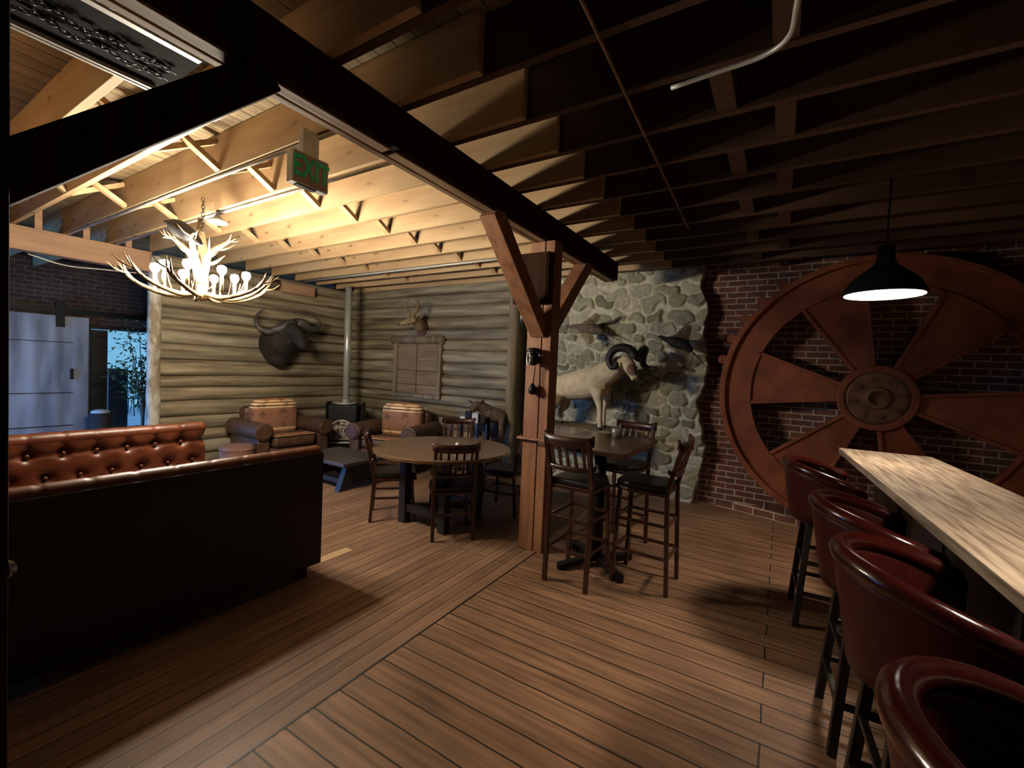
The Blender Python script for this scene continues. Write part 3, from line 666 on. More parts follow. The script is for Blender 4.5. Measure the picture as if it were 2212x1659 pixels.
# ------------------------------------------------------------------ barrel bar stools
def bar_stool(loc, rz, label):
    t = thing('bar_stool', label, 'bar stool', loc, rz)      # local +y = towards the bar
    MB().lathe([(0, .66), (.20, .66), (.225, .69), (.225, .735), (.19, .765), (0, .775)], seg=28).build('seat', 'redleather', t, smooth=True)
    def rimz(a): q = min(1, abs(a)/math.radians(112)); return 1.045-.12*q**2.2
    A = math.radians(112); n = 41
    def shell(u, v):
        a = -A+2*A*u; r = .235+.055*v; z = .69+(rimz(a)-.69)*v
        return V((math.sin(a)*r, -math.cos(a)*r, z))
    m = MB(); m.grid(shell, n, 8); m.build('back_shell', 'redshell', t, smooth=True, solid=.04)
    pts = [V((math.sin(a)*.288, -math.cos(a)*.288, rimz(a))) for a in [-A+2*A*i/(n-1) for i in range(n)]]
    m = MB(); m.tube(pts, [.012]+[.033]*(n-2)+[.012], 12, up=(0, 0, 1)); m.build('rolled_rim', 'redleather', t, smooth=True)
    m = MB(); m.tube([p+V((-p.x*.04+math.copysign(0, p.x), -p.y*.04, -.05))*1.0 for p in [V((q.x*1.055, q.y*1.055, q.z)) for q in pts]], .006, 6, up=(0, 0, 1)); m.build('welt', 'redleather', t, smooth=True)
    for i, (sx, sy) in enumerate(((-1, -1), (1, -1), (1, 1), (-1, 1))):
        MB().beam((sx*.15, sy*.15, .67), (sx*.20, sy*.20, 0), .036, .036, (1, 0, 0)).build('leg', 'blackwood', t, bevel=.004)
    for z, s in ((.22, .188), (.42, .172)):
        for p, q in (((-s, -s), (s, -s)), ((s, -s), (s, s)), ((s, s), (-s, s)), ((-s, s), (-s, -s))):
            MB().beam((*p, z), (*q, z), .022, .022).build('foot_rail', 'blackwood', t)
    return t
br_ = dir_rz(1, .05)
s0 = bar_stool((.345, 3.62, 0), br_, 'oxblood leather barrel bar stool farthest away, beside the big wheel')
for (x, y), lb in (((.455, 2.53), 'oxblood leather barrel bar stool second from the far end of the bar'), ((.485, 1.83), 'oxblood leather barrel bar stool second nearest the camera'), ((.49, .98), 'oxblood leather barrel bar stool nearest the camera, cut by the lower right edge')):
    dup(s0, (x, y, 0), br_, lb)

# ------------------------------------------------------------------ slat-back chairs and stools
def slat_chair(name, label, cat, loc, rz, sh, top, wd=.40, dp=.40, rails=()):
    """local +y is forward; back at -y"""
    t = thing(name, label, cat, loc, rz); w2 = wd/2; d2 = dp/2
    def px(z): return -d2-.0-(.10*max(0, (z-sh))/(top-sh))-(.03*(1-z/sh) if z < sh else 0)
    for s in (-1, 1):
        pts = [V((s*(w2-.015), px(z), z)) for z in (0, sh*.5, sh, sh+(top-sh)*.5, top-.02)]
        m = MB()
        for a, b in zip(pts, pts[1:]): m.beam(a, b, .034, .030, (0, 1, 0))
        m.build('back_leg', 'chairwood', t, bevel=.004)
        MB().beam((s*(w2-.03), d2-.03, sh-.03), (s*(w2-.01), d2, 0), .032, .032, (0, 1, 0)).build('front_leg', 'chairwood', t, bevel=.004)
    prof = [(-w2, -d2), (w2, -d2), (w2+.01, d2*.5), (w2*.75, d2+.02), (-w2*.75, d2+.02), (-w2-.01, d2*.5)]
    MB().prism(prof, sh-.045, sh-.015).build('seat_frame', 'chairwood', t, bevel=.006)
    MB().prism([(x*.96, y*.96) for x, y in prof], sh-.014, sh+.03).build('seat_cushion', 'vinyl', t, bevel=.015)
    # curved crest rail
    def crest(z0, z1, name):
        m = MB()
        def f(u, v):
            a = PI*(u-.5)*.9; x = math.sin(a)/math.sin(PI*.45)*(w2+.012); bow = -.060*math.cos(a)*1.0
            return V((x, px((z0+z1)/2)+bow+.035, z0+(z1-z0)*v+.022*(2*u-1)**4))
        m.grid(f, 13, 3); m.build(name, 'chairwood', t, smooth=True, solid=.022)
    crest(top-.075, top, 'crest_rail'); lo = sh+(top-sh)*.30; crest(lo, lo+.035, 'lower_rail')
    for k in range(5):
        x = (-.5+k/4)*(wd-.12); bow = -.032*math.cos(x/w2*1.3)
        MB().beam((x, px(lo)+bow+.02, lo+.02), (x, px(top)+bow+.02, top-.06), .022, .010, (0, 1, 0)).build('slat', 'chairwood', t)
    for z in rails:
        for p, q in (((-w2+.02, d2-.01), (w2-.02, d2-.01)), ((-w2+.02, -d2), (-w2+.02, d2-.02)), ((w2-.02, -d2), (w2-.02, d2-.02)), ((-w2+.02, px(z)), (w2-.02, px(z)))):
            MB().beam((*p, z), (*q, z), .018, .022).build('stretcher', 'chairwood', t)
    return t
def face(x, y, dx, dy): return (x, y, 0), dir_rz(dx, dy)
l, r = face(-2.66, 3.30, -.72, .69)
dc = slat_chair('dining_chair', 'dark wooden slat-back chair in front of the round table, back to the camera', 'chair', l, r, .46, .90, rails=(.24,))
for (x, y, dx, dy), lb in (((-3.42, 3.30, .70, .71), 'dark wooden slat-back chair at the left side of the round table'),
                           ((-2.62, 4.20, -.99, -.10), 'dark wooden slat-back chair right of the round table, behind the post'),
                           ((-3.52, 4.42, .55, -.83), 'dark wooden slat-back chair on the far side of the round table')):
    l, r = face(x, y, dx, dy); dup(dc, l, r, lb)
l, r = face(-1.29, 3.20, .04, 1)
ps = slat_chair('pub_stool', 'tall dark slat-back stool at the near left of the high table beside the post', 'stool', l, r, .76, 1.13, .37, .38, rails=(.26, .50))
for (x, y, dx, dy), lb in (((-.85, 3.46, -1, .02), 'tall dark slat-back stool on the right side of the high table'),
                           ((-1.22, 4.02, -.12, -1), 'tall dark slat-back stool behind the high table against the stone wall')):
    l, r = face(x, y, dx, dy); dup(ps, l, r, lb)

# high pub table
t = thing('high_table', 'square high pub table with brown top on a black cross base', 'table', (-1.25, 3.50, 0))
MB().box((-1.60, 3.03, 1.00), (-.90, 3.96, 1.035)).build('table_top', 'tabletop2', t, world=True, bevel=.005)
MB().cyl((-1.25, 3.5, .05), (-1.25, 3.5, .985), .05, seg=18).build('column', 'blackmetal', t, world=True, smooth=True)
MB().box((-1.45, 3.30, .975), (-1.05, 3.70, 1.0)).build('top_plate', 'blackmetal', t, world=True)
for k in range(4):
    a = PI/4+k*H+.15; d = V((math.cos(a), math.sin(a), 0)); c = V((-1.25, 3.5, 0)); m = MB()
    m.beam(c+d*.03+V((0, 0, .06)), c+d*.33+V((0, 0, .028)), .06, .045); m.cyl(c+d*.33, c+d*.33+V((0, 0, .05)), .035, seg=12); m.build('foot', 'blackmetal', t, world=True, bevel=.004)
def tumbler(x, y, z, r, h, label, mat='steel'):
    t = MB().lathe([(r*.85, 0), (r, h), (r*.92, h), (r*.78, .006), (0, .006)], (x, y, z), 18).build('napkin_tin', mat, smooth=True); return tag(t, label, 'container')
tumbler(-1.22, 3.78, 1.036, .045, .09, 'small silver tin standing at the back of the high table')

# round table
t = thing('round_table', 'large round brown table on a black four-post base', 'table', (-2.95, 3.50, 0))
MB().lathe([(0, .725), (.66, .725), (.70, .732), (.70, .757), (.69, .765), (0, .765)], seg=64).build('table_top', 'tabletop', t, bevel=0)
for sx in (-1, 1):
    for sy in (-1, 1): MB().box((sx*.26-.045, sy*.26-.045, 0), (sx*.26+.045, sy*.26+.045, .725)).build('leg', 'blackwood', t, bevel=.006)
for s in (-1, 1):
    MB().box((-.30, s*.26-.025, .12), (.30, s*.26+.025, .19)).build('stretcher', 'blackwood', t); MB().box((s*.26-.02, -.26, .63), (s*.26+.02, .26, .724)).build('apron', 'blackwood', t)
MB().beam((-.26, -.26, .15), (.26, .26, .15), .05, .06).build('stretcher', 'blackwood', t)
for px, py, lb, h in ((988, 972, 'small pale shaker standing at the back of the round table', .075), (1022, 975, 'small squat pale jar right of the shaker on the round table', .06)):
    p = at_z(px, py, .766); o = MB().lathe([(.0, 0), (.022, 0), (.026, h*.5), (.018, h), (0, h)], p, 14).build('glass_shaker', 'white', smooth=True); tag(o, lb, 'shaker')

# ------------------------------------------------------------------ booths
def booth(x0, sgn, y0, y1, label, name='booth_bench'):
    """x0 = rear plane, tufted side towards sgn*x"""
    t = thing(name, label, 'booth seat', (x0+sgn*.3, (y0+y1)/2, 0)); L = y1-y0; H_ = .965; TH = .13
    MB().box((min(x0, x0+sgn*.02), y0, .09), (max(x0, x0+sgn*.02), y1, .918)).build('back_panel', 'boothback', t, world=True, bevel=.004)
    n = max(2, round(L/.19)); pitch = L/n
    rows = (.80, .62)
    def face_(u, v):
        y = y0+L*u; z = .44+(H_-.07-.44)*v
        bul = .030*(abs(math.sin(PI*(y-y0)/pitch))**.35)
        row = 1-.0
        dmin = 9.
        for ri, rz in enumerate(rows):
            ofs = 0 if ri % 2 == 0 else .5
            k = round((y-y0)/pitch-ofs)+ofs; dmin = min(dmin, math.hypot((y-y0-k*pitch), (z-rz)))
        pit = -.05*math.exp(-(dmin/.04)**2)
        seam = -.012*math.exp(-((z-rows[0])/.02)**2)
        d = TH-.03+(bul if z > rows[0] else .045-.02)*.8+pit+seam
        return V((x0+sgn*d, y, z))
    m = MB(); m.grid(face_, n*14+1, 40); m.v += []; tb_ = m.build('tufted_back', 'tanleather', t, world=True, smooth=True)
    # rolled top made of pinched segments
    m = MB(); N = n*12+1; pts = []; rs = []
    for i in range(N):
        y = y0+L*i/(N-1); q = abs(math.sin(PI*(y-y0)/pitch)); pts.append(V((x0+sgn*(TH*.5+.0), y, H_-.055))); rs.append(.052+.005*min(1, q*3)**.5)
    m.tube(pts, rs, 16, up=(0, 0, 1)); m.build('top_roll', 'tanleather', t, world=True, smooth=True)
    a, b = sorted((x0+sgn*.02, x0+sgn*.045)); MB().box((a, y0+.004, .10), (b, y1-.004, .90)).build('core', 'boothback', t, world=True, bevel=.01)
    a, b = sorted((x0+sgn*.10, x0+sgn*.58)); MB().box((a, y0, .33), (b, y1, .47)).build('seat_cushion', 'tanleather', t, world=True, bevel=.04)
    a, b = sorted((x0+sgn*.04, x0+sgn*.54)); MB().box((a, y0+.02, .08), (b, y1-.02, .33)).build('seat_base', 'boothback', t, world=True)
    for yy in (y0+.10, y1-.14):
        for q in (.05, .46):
            a, b = sorted((x0+sgn*q, x0+sgn*(q+.06))); MB().box((a, yy, 0), (b, yy+.06, .09)).build('foot', 'blackwood', t, world=True)
    for ri, rz in enumerate(rows):
        for k in range(n+1):
            yy = y0+(k+(0 if ri == 0 else .5))*pitch
            if y0+.02 < yy < y1-.02: MB().ball((x0+sgn*(TH-.03+.0), yy, rz), (.012, .016, .016), seg=8, rings=5).build('button', 'tanleather', tb_, world=True, smooth=True)
    return t
booth(-2.87, -1, .22, 2.05, 'near tufted leather booth bench seen from its black back')
booth(-4.80, 1, .30, 2.05, 'far tufted cognac leather booth bench facing the camera')

# crystal ball knob on the left post
o = MB().ball((-1.72, .335, .99), (.028, .028, .028), seg=10, rings=7).build('crystal_knob', 'glass'); tag(o, 'faceted crystal knob at the left edge on the dark post', 'knob')
o.location = at_x(4, 1232, -1.72)-V((0, 0, .028)); 

# ------------------------------------------------------------------ armchairs
def armchair(loc, rz, label, pil=.0):
    t = thing('armchair', label, 'armchair', loc, rz)         # local +y forward
    MB().box((-.32, -.36, .10), (.32, .36, .30)).build('base', 'brownfabric', t, bevel=.03)
    MB().box((-.29, -.26, .30), (.29, .40, .45)).build('seat_cushion', 'blanket' if 0 else 'brownfabric', t, bevel=.05)
    m = MB(); m.box((-.36, -.46, .10), (.36, -.26, .80)); o = m.build('back', 'brownfabric', t, bevel=.07)
    def pillow(u, v):
        a = u*2*PI; x = math.copysign(abs(math.cos(a))**.35, math.cos(a)); z = math.copysign(abs(math.sin(a))**.35, math.sin(a))
        th = (1-v*v)**.5
        k = 1-abs(v)**4*.18
        return V((x*.31*k, -.20+v*.10, .665+z*.255*k-.03*(x*x)))
    m = MB(); m.grid(lambda u, v: pillow(u, -1+2*v), 40, 11, closed_u=True); nn = len(m.v)
    m.f.append(tuple(range(39, -1, -1))); m.f.append(tuple(nn-40+k for k in range(40))); m.build('back_cushion', 'blanket', t, smooth=True, bevel=.0)
    for s in (-1, 1):
        m = MB(); m.box((s*.40-.07, -.38, .10), (s*.40+.07, .38, .50)); m.cyl((s*.41, -.42, .53), (s*.41, .41, .53), .115, seg=22); arm_ = m.build('arm', 'brownfabric', t, bevel=.012)
        MB().cyl((s*.41, .405, .53), (s*.41, .425, .53), .10, .085, seg=22).build('arm_facing', 'brownfabric', arm_)
        for yy in (-.38, .32): MB().cyl((s*.36, yy, 0), (s*.36, yy, .10), .022, .03, seg=10).build('foot', 'blackwood', t)
    MB().box((-.27, .20, .448), (.27, .405, .462)).build('seat_throw', 'blanket', t, bevel=.01)
    return t
l, r = face(-6.50, 3.88, 1, -.06); a1 = armchair(l, r, 'brown leather armchair with woven blanket cushion against the left log wall'); a1.scale = (1.12, 1.12, 1.08)
l, r = face(-5.08, 4.88, .30, -1); dup(a1, l, r, 'brown armchair with striped woven cushion below the boarded window')
# small drum stool
p = at_z(512, 962, .42); t = thing('drum_stool', 'small round pinkish woven drum stool just behind the near booth', 'stool', (p.x, p.y, 0))
MB().lathe([(.17, 0), (.20, .06), (.20, .38), (.185, .42), (0, .425)], seg=30).build('drum', 'ash', t, bevel=.004)
MB().lathe([(.202, .36), (.208, .37), (.208, .385), (.202, .395)], seg=30).build('band', 'ash', t)

# ------------------------------------------------------------------ coffee table
t = thing('coffee_table', 'low black rustic table with slab legs beside the near booth', 'coffee table', (-4.95, 3.85, 0))
MB().box((-5.45, 3.45, .315), (-4.45, 4.15, .365)).build('table_top', 'rustic', t, world=True, bevel=.01)
for x in (-5.25, -4.58):
    m = MB(); mt_ = Matrix.Translation((x, 3.8, 0)) @ Matrix(((0, 0, 1, 0), (1, 0, 0, 0), (0, 1, 0, 0), (0, 0, 0, 1)))
    m.prism([(-.34, 0), (-.24, 0), (-.13, .09), (.13, .09), (.24, 0), (.34, 0), (.22, .315), (-.22, .315)], -.045, .045, mt_); m.build('slab_leg', 'blackwood', t, world=True, bevel=.006)
MB().box((-5.25, 3.55, .07), (-4.58, 3.62, .13)).build('stretcher', 'blackwood', t, world=True, bevel=.005)
MB().box((-5.25, 3.98, .07), (-4.58, 4.05, .13)).build('stretcher', 'blackwood', t, world=True, bevel=.005)

# ------------------------------------------------------------------ corner stove
sx, sy = -6.42, 4.98
t = thing('corner_stove', 'black corner stove with arched glass door and tall silver flue', 'stove', (sx, sy, 0), dir_rz(.62, -.78))
m = MB(); m.box((-.24, -.18, .22), (.24, .20, .86)); m.build('body', 'blackmetal', t, bevel=.02)
MB().lathe([(.17, .865), (.19, .88), (.19, .90), (.17, .905), (.15, .885), (0, .885)], seg=30).build('top_ring', 'steel', t, smooth=True)
poly = [(-.18, .30), (.18, .30)]+[(.18*math.cos(a), .44+.16*math.sin(a)) for a in [PI*k/14 for k in range(15)]]
mtx = Matrix(((1, 0, 0, 0), (0, 0, 1, 0), (0, 1, 0, 0), (0, 0, 0, 1)))
MB().prism(poly, .200, .212, mtx).build('door_glass', 'doorpane', t)
m = MB(); m.tube([V((x, .212, z)) for x, z in [(-.19, .29), (.19, .29)]+[(.19*math.cos(a), .44+.17*math.sin(a)) for a in [PI*k/14 for k in range(15)]]+[(-.19, .29)]], .012, 8); m.build('door_frame', 'steel', t, smooth=True)
m = MB()
for a, b in (((-.14, .33), (.10, .42)), ((-.10, .40), (.13, .34)), ((-.02, .32), (.04, .50)), ((-.12, .47), (.08, .52))): m.tube([V((a[0], .214, a[1])), V((b[0], .214, b[1]))], .012, 6)
m.build('door_ornament', 'steel', t, smooth=True)
MB().box((-.26, .12, .235), (.26, .30, .25)).build('ash_shelf', 'steel', t, bevel=.004)
for a in (-.2, .2):
    for b in (-.14, .16): MB().cyl((a, b, 0), (a, b, .22), .02, seg=10).build('leg', 'blackmetal', t)
m = MB(); m.cyl((0, -.02, .88), (.015, -.05, 2.90), .055, seg=20); m.build('flue_pipe', 'steel', t, smooth=True)
m = MB(); m.cyl((0, -.02, .885), (0, -.02, .95), .062, seg=20); m.build('flue_collar', 'steel', t)
MB().box((-.30, -.21, .24), (-.285, .10, .90)).build('side_screen', 'blackmetal', t); MB().box((.285, -.21, .24), (.30, .10, .90)).build('side_screen', 'blackmetal', t)

# ------------------------------------------------------------------ side table with frames
t = thing('side_table', 'small dark side table near the right end of the rear log wall', 'table', (-3.92, 5.22, 0))
MB().box((-4.20, 5.05, .775), (-3.64, 5.38, .80)).build('table_top', 'chairwood', t, world=True, bevel=.004)
MB().box((-4.17, 5.08, .35), (-3.67, 5.35, .37)).build('shelf', 'chairwood', t, world=True)
for x in (-4.17, -3.70):
    for y in (5.08, 5.32): MB().box((x, y, 0), (x+.035, y+.035, .775)).build('leg', 'chairwood', t, world=True)
def frame(name, px, py, w_, h_, mat, label, y=5.16, inner=None, cat='picture frame'):
    p = at_y(px, py, y); t = thing(name, label, cat, (p.x, y, .80), .12)
    MB().box((-w_/2, 0, 0), (w_/2, .02, h_)).build('mount', mat, t, bevel=.003)
    if inner: MB().box((-w_*.2, -.004, h_*.15), (w_*.2, 0, h_*.5)).build('picture', inner, t)
    return t
frame('card_stand', 1026, 900, .095, .135, 'white', 'white card with a small dark mark standing on the side table', inner='brownfabric', cat='card')
frame('picture_frame', 1011, 900, .10, .15, 'blackmetal', 'black frame left of the white card on the side table', y=5.22)
frame('picture_frame', 1040, 903, .10, .12, 'blackmetal', 'black frame right of the white card on the side table', y=5.22)
frame('paper_sign', 999, 902, .085, .07, 'white', 'small white paper tent at the left end of the side table', y=5.12, cat='card')

# ------------------------------------------------------------------ animals
RY = 5.42
def R(px, py, dy=0): return at_y(px, py, RY+dy)
base = R(1250, 920); hoofz = .875
led = MB()
def lf(u, v):
    a = u*2*PI; r = 1-.0; x = -2.32+.68*math.copysign(abs(math.cos(a))**.6, math.cos(a))*(1+.08*mnoise.noise(V((math.cos(a)*2, math.sin(a)*2, v*3)))); y = 5.58+.32*math.copysign(abs(math.sin(a))**.6, math.sin(a))*(1+.1*mnoise.noise(V((math.cos(a)*2, 4+math.sin(a)*2, v*3))))
    z = hoofz-.20+.20*v+.015*mnoise.noise(V((x*6, y*6, 1)))
    return V((x, y, z))
led.grid(lf, 48, 6, closed_u=True); n_ = len(led.v); led.f.append(tuple(range(47, -1, -1))); led.f.append(tuple(n_-48+k for k in range(48)))
tag(led.build('rock_ledge', M['logv'], smooth=False), 'mossy rock ledge on the stone wall carrying the white ram', 'ledge')
ram = thing('mounted_ram', 'cream stuffed ram with curled black horns on the stone wall', 'taxidermy', (base.x, RY+.05, hoofz))
m = MB()
m.tube(smooth_path([R(1183, 842, .06), R(1205, 838, .06), R(1232, 834, .06), R(1262, 829, .05), R(1292, 824, .04), R(1315, 824, .03)], 14), lerps([.10, .155, .185, .205, .20, .12], 14), 16)
m.ball(R(1297, 822, .04), (.15, .15, .215)); m.ball(R(1202, 843, .06), (.15, .15, .17))
m.tube(smooth_path([R(1300, 812, .03), R(1318, 802, 0), R(1333, 790, -.05), R(1348, 783, -.09)], 10), lerps([.17, .145, .12, .085], 10), 14)   # neck
m.tube(smooth_path([R(1346, 779, -.10), R(1358, 789, -.15), R(1366, 805, -.20), R(1372, 820, -.24)], 10), lerps([.078, .084, .060, .042], 10), 14)  # head
def leg(pts, rs): m.tube(smooth_path(pts, 12), lerps(rs, 12), 10)
def foot(px, dy): p = R(px, 905, dy); return V((p.x, p.y, hoofz+.01))
fx = foot(1296, -.07); leg([R(1293, 838, -.07), R(1292, 858, -.08), R(1296, 880, -.08), R(1296, 900, -.08), V((fx.x+.01, fx.y, hoofz+.02))], [.11, .070, .040, .032, .036])
fx = foot(1304, .15); leg([R(1306, 838, .12), R(1310, 858, .14), R(1305, 882, .15), V((fx.x, fx.y, hoofz+.02))], [.09, .055, .03, .028])
fx = foot(1172, -.06); leg([R(1200, 850, -.04), R(1192, 872, -.06), R(1177, 890, -.06), R(1174, 905, -.06), V((fx.x, fx.y, hoofz+.02))], [.14, .10, .05, .03, .03])
fx = foot(1212, .16); leg([R(1214, 852, .14), R(1222, 872, .15), R(1210, 888, .16), R(1211, 904, .16), V((fx.x, fx.y, hoofz+.02))], [.12, .075, .042, .027, .03])
m.tube([R(1178, 835, .06), R(1168, 838, .06)], [.04, .02], 8)
eo = parent_matrix(ram).inverted()
fc = eo @ R(1366, 798, -.25); mz = eo @ R(1374, 823, -.26); ey = eo @ R(1354, 782, -.22)
M['ramhide'] = patched('ram_hide', (.80, .68, .46), (.64, .50, .29), [(tuple(fc), .080, (.20, .11, .07)), (tuple(ey), .030, (.60, .50, .36)), (tuple(mz), .048, (.66, .58, .48))], 12)
m.build('body', 'ramhide', ram, world=True, remesh=.013, sm=4)
hp = [R(1372, 774, -.13), R(1366, 761, -.14), R(1352, 752, -.16), R(1334, 752, -.18), R(1320, 763, -.20), R(1315, 779, -.22), R(1321, 793, -.24), R(1331, 791, -.25), R(1331, 781, -.25)]
MB().tube(smooth_path(hp, 40), [max(.012, .060*(1-(i/39)**1.3*.62)) for i in range(39)]+[.006], 14).build('horn', 'blackhorn', ram, world=True, smooth=True)
hp = [R(1376, 776, -.12), R(1383, 766, -.08), R(1390, 756, -.02), R(1393, 757, .06), R(1389, 772, .12), R(1390, 788, .08), R(1402, 797, 0), R(1412, 798, -.04), R(1418, 793, -.06)]
MB().tube(smooth_path(hp, 40), [max(.012, .058*(1-(i/39)**1.3*.62)) for i in range(39)]+[.006], 14).build('horn', 'blackhorn', ram, world=True, smooth=True)
MB().ball(R(1357, 794, -.215), .011, seg=10, rings=7).build('eye', 'blackmetal', ram, world=True, smooth=True)
MB().ball(R(1376, 793, -.205), .011, seg=10, rings=7).build('eye', 'blackmetal', ram, world=True, smooth=True)
m = MB(); m.ball(R(1376, 817, -.275), (.010, .006, .006)); m.build('nostril', 'blackmetal', ram, world=True, smooth=True)
m = MB(); m.tube(smooth_path([R(1350, 779, -.14), R(1344, 777, -.17), R(1337, 778, -.19)], 6), lerps([.014, .022, .004], 6), 8, flat=.45); m.build('ear', 'ramhide', ram, world=True, smooth=True)
for px, dy in ((1296, -.08), (1304, .15), (1172, -.06), (1212, .16)):
    f = foot(px, dy); MB().tube([V((f.x, f.y, hoofz)), V((f.x, f.y, hoofz+.035))], [.034, .028], 10).build('hoof', 'blackhorn', ram, world=True)

# cape buffalo head on the left log wall
def Bx(px, py, x): return at_x(px, py, x)
bz = Bx(600, 745, -7.08); bf = thing('buffalo_head', 'black buffalo head mount with curved horns on the left log wall', 'taxidermy', (-7.05, bz.y, bz.z-.3))
m = MB()
m.tube(smooth_path([Bx(601, 745, -7.08), Bx(604, 742, -6.95), Bx(612, 732, -6.80), Bx(622, 722, -6.68)], 10), lerps([.29, .285, .235, .16], 10), 20)
m.ball(Bx(598, 752, -6.98), (.17, .24, .28)); m.ball(Bx(604, 770, -6.92), (.13, .17, .17))
m.tube(smooth_path([Bx(618, 710, -6.74), Bx(633, 716, -6.62), Bx(645, 730, -6.50), Bx(655, 744, -6.40)], 10), lerps([.15, .135, .10, .082], 10), 16)
m.ball(Bx(655, 745, -6.39), (.075, .09, .075))
m.build('head', 'hidedark', bf, world=True, remesh=.02, sm=4)
m = MB()
hl = [Bx(636, 699, -6.66), Bx(618, 704, -6.68), Bx(596, 712, -6.72), Bx(574, 716, -6.76), Bx(558, 706, -6.80), Bx(553, 690, -6.82), Bx(560, 675, -6.84), Bx(573, 667, -6.84)]
m.tube(smooth_path(hl, 30), lerps([.085, .085, .060, .045, .036, .028, .018, .005], 30), 14); m.build('horn', 'horn', bf, world=True, smooth=True)
m = MB(); hr = [Bx(640, 698, -6.66), Bx(654, 700, -6.66), Bx(668, 709, -6.68), Bx(681, 712, -6.72), Bx(689, 706, -6.76), Bx(690, 697, -6.80), Bx(684, 688, -6.82), Bx(676, 682, -6.82)]
m.tube(smooth_path(hr, 30), lerps([.085, .085, .060, .045, .036, .028, .018, .005], 30), 14); m.build('horn', 'horn', bf, world=True, smooth=True)
for a, b, c in (((606, 716), (597, 720), (589, 724)), ((662, 716), (671, 722), (678, 728))):
    m = MB(); m.tube(smooth_path([Bx(*a, -6.70), Bx(*b, -6.72), Bx(*c, -6.74)], 8), lerps([.03, .055, .012], 8), 10, flat=.35); m.build('ear', 'hidedark', bf, world=True, smooth=True)
for px, py in ((628, 722), (648, 717)): MB().ball(Bx(px, py, -6.50), .016, seg=10, rings=6).build('eye', 'blackmetal', bf, world=True, smooth=True)
m = MB(); m.ball(Bx(657, 740, -6.32), (.012, .02, .012)); m.ball(Bx(663, 741, -6.33), (.012, .02, .012)); m.build('nostrils', 'blackmetal', bf, world=True, smooth=True)

# deer head on the back log wall
def Dy(px, py, y): return at_y(px, py, y)
db = Dy(912, 706, 5.62); dh = thing('deer_head', 'tan antlered deer head mount above the boarded window', 'taxidermy', (db.x, 5.62, db.z-.15))
def plq(): 
    c = Dy(911, 703, 5.62); return [(c.x+.13*math.sin(2*PI*k/24), c.z+.17*math.cos(2*PI*k/24)*(1.15 if math.cos(2*PI*k/24) < 0 else 1)) for k in range(24)]
MB().prism(plq(), -5.64, -5.60, Matrix(((1, 0, 0, 0), (0, 0, -1, 0), (0, 1, 0, 0), (0, 0, 0, 1)))).build('plaque', 'plaque', dh, world=True, bevel=.006)
m = MB()
m.tube(smooth_path([Dy(909, 705, 5.60), Dy(906, 701, 5.50), Dy(900, 694, 5.38), Dy(893, 690, 5.28)], 8), lerps([.115, .105, .08, .06], 8), 14)
m.tube(smooth_path([Dy(895, 690, 5.28), Dy(884, 694, 5.20), Dy(874, 697, 5.13), Dy(864, 701, 5.07)], 8), lerps([.062, .058, .040, .026], 8), 12)
m.build('head', 'deerhide', dh, world=True, remesh=.011, sm=3)
for pts in ([(905, 688), (911, 685), (918, 676)], [(897, 688), (902, 684), (906, 681)]):
    m = MB(); m.tube(smooth_path([Dy(*pts[0], 5.30), Dy(*pts[1], 5.31), Dy(*pts[2], 5.33)], 8), lerps([.014, .028, .004], 8), 8, flat=.4); m.build('ear', 'deerhide', dh, world=True, smooth=True)
def dant(main, tines, y):
    m = MB(); m.tube(smooth_path([Dy(*p, y+.0) for p in main], 16), lerps([.021, .019, .014, .005], 16), 8)
    for a, b in tines: m.tube(smooth_path([Dy(*a, y), Dy((a[0]+b[0])/2+1, (a[1]+b[1])/2, y), Dy(*b, y)], 6), lerps([.015, .011, .003], 6), 7)
    m.build('antler', 'antler', dh, world=True, smooth=True)
dant([(893, 683), (899, 674), (903, 664), (902, 650), (895, 633)], [((902, 655), (895, 648)), ((901, 668), (893, 661))], 5.24)
dant([(884, 687), (884, 676), (880, 667), (878, 655), (883, 644)], [((880, 667), (863, 656)), ((884, 678), (892, 668))], 5.18)
MB().ball(Dy(884, 691, 5.145), .009, seg=8, rings=6).build('eye', 'blackmetal', dh, world=True, smooth=True)
MB().ball(Dy(863, 701, 5.05), .014, seg=8, rings=6).build('nose', 'blackmetal', dh, world=True, smooth=True)

# brown shoulder mount behind the side table
bh = Dy(1040, 890, 5.5); hg = thing('brown_animal_mount', 'brown furry animal with pricked ears standing behind the side table', 'taxidermy', (bh.x, 5.42, 0))
m = MB()
m.tube(smooth_path([Dy(1092, 905, 5.50), Dy(1075, 898, 5.48), Dy(1058, 895, 5.45), Dy(1045, 890, 5.40)], 10), lerps([.07, .11, .125, .09], 10), 16)
m.tube(smooth_path([Dy(1052, 888, 5.42), Dy(1042, 880, 5.36), Dy(1032, 876, 5.32)], 8), lerps([.10, .085, .075], 8), 14)
m.tube(smooth_path([Dy(1034, 875, 5.32), Dy(1025, 880, 5.26), Dy(1018, 889, 5.20)], 8), lerps([.085, .062, .035], 8), 12)
for px, dy in ((1048, 5.36), (1054, 5.50), (1084, 5.40), (1090, 5.54)):
    a = Dy(px, 905, dy); m.tube([a, V((a.x, dy, .35)), V((a.x, dy, 0.01))], [.05, .03, .025], 10)
m.build('body', 'greyhide', hg, world=True, remesh=.014, sm=4)
for a, b in (((1022, 872), (1011, 864)), ((1040, 870), (1046, 862))):
    m = MB(); m.tube([Dy(*a, 5.30), Dy((a[0]+b[0])/2, (a[1]+b[1])/2, 5.30), Dy(*b, 5.30)], [.02, .032, .006], 8, flat=.45); m.build('ear', 'greyhide', hg, world=True, smooth=True)
MB().ball(Dy(1017, 890, 5.17), .018, seg=8, rings=6).build('nose', 'blackmetal', hg, world=True, smooth=True)
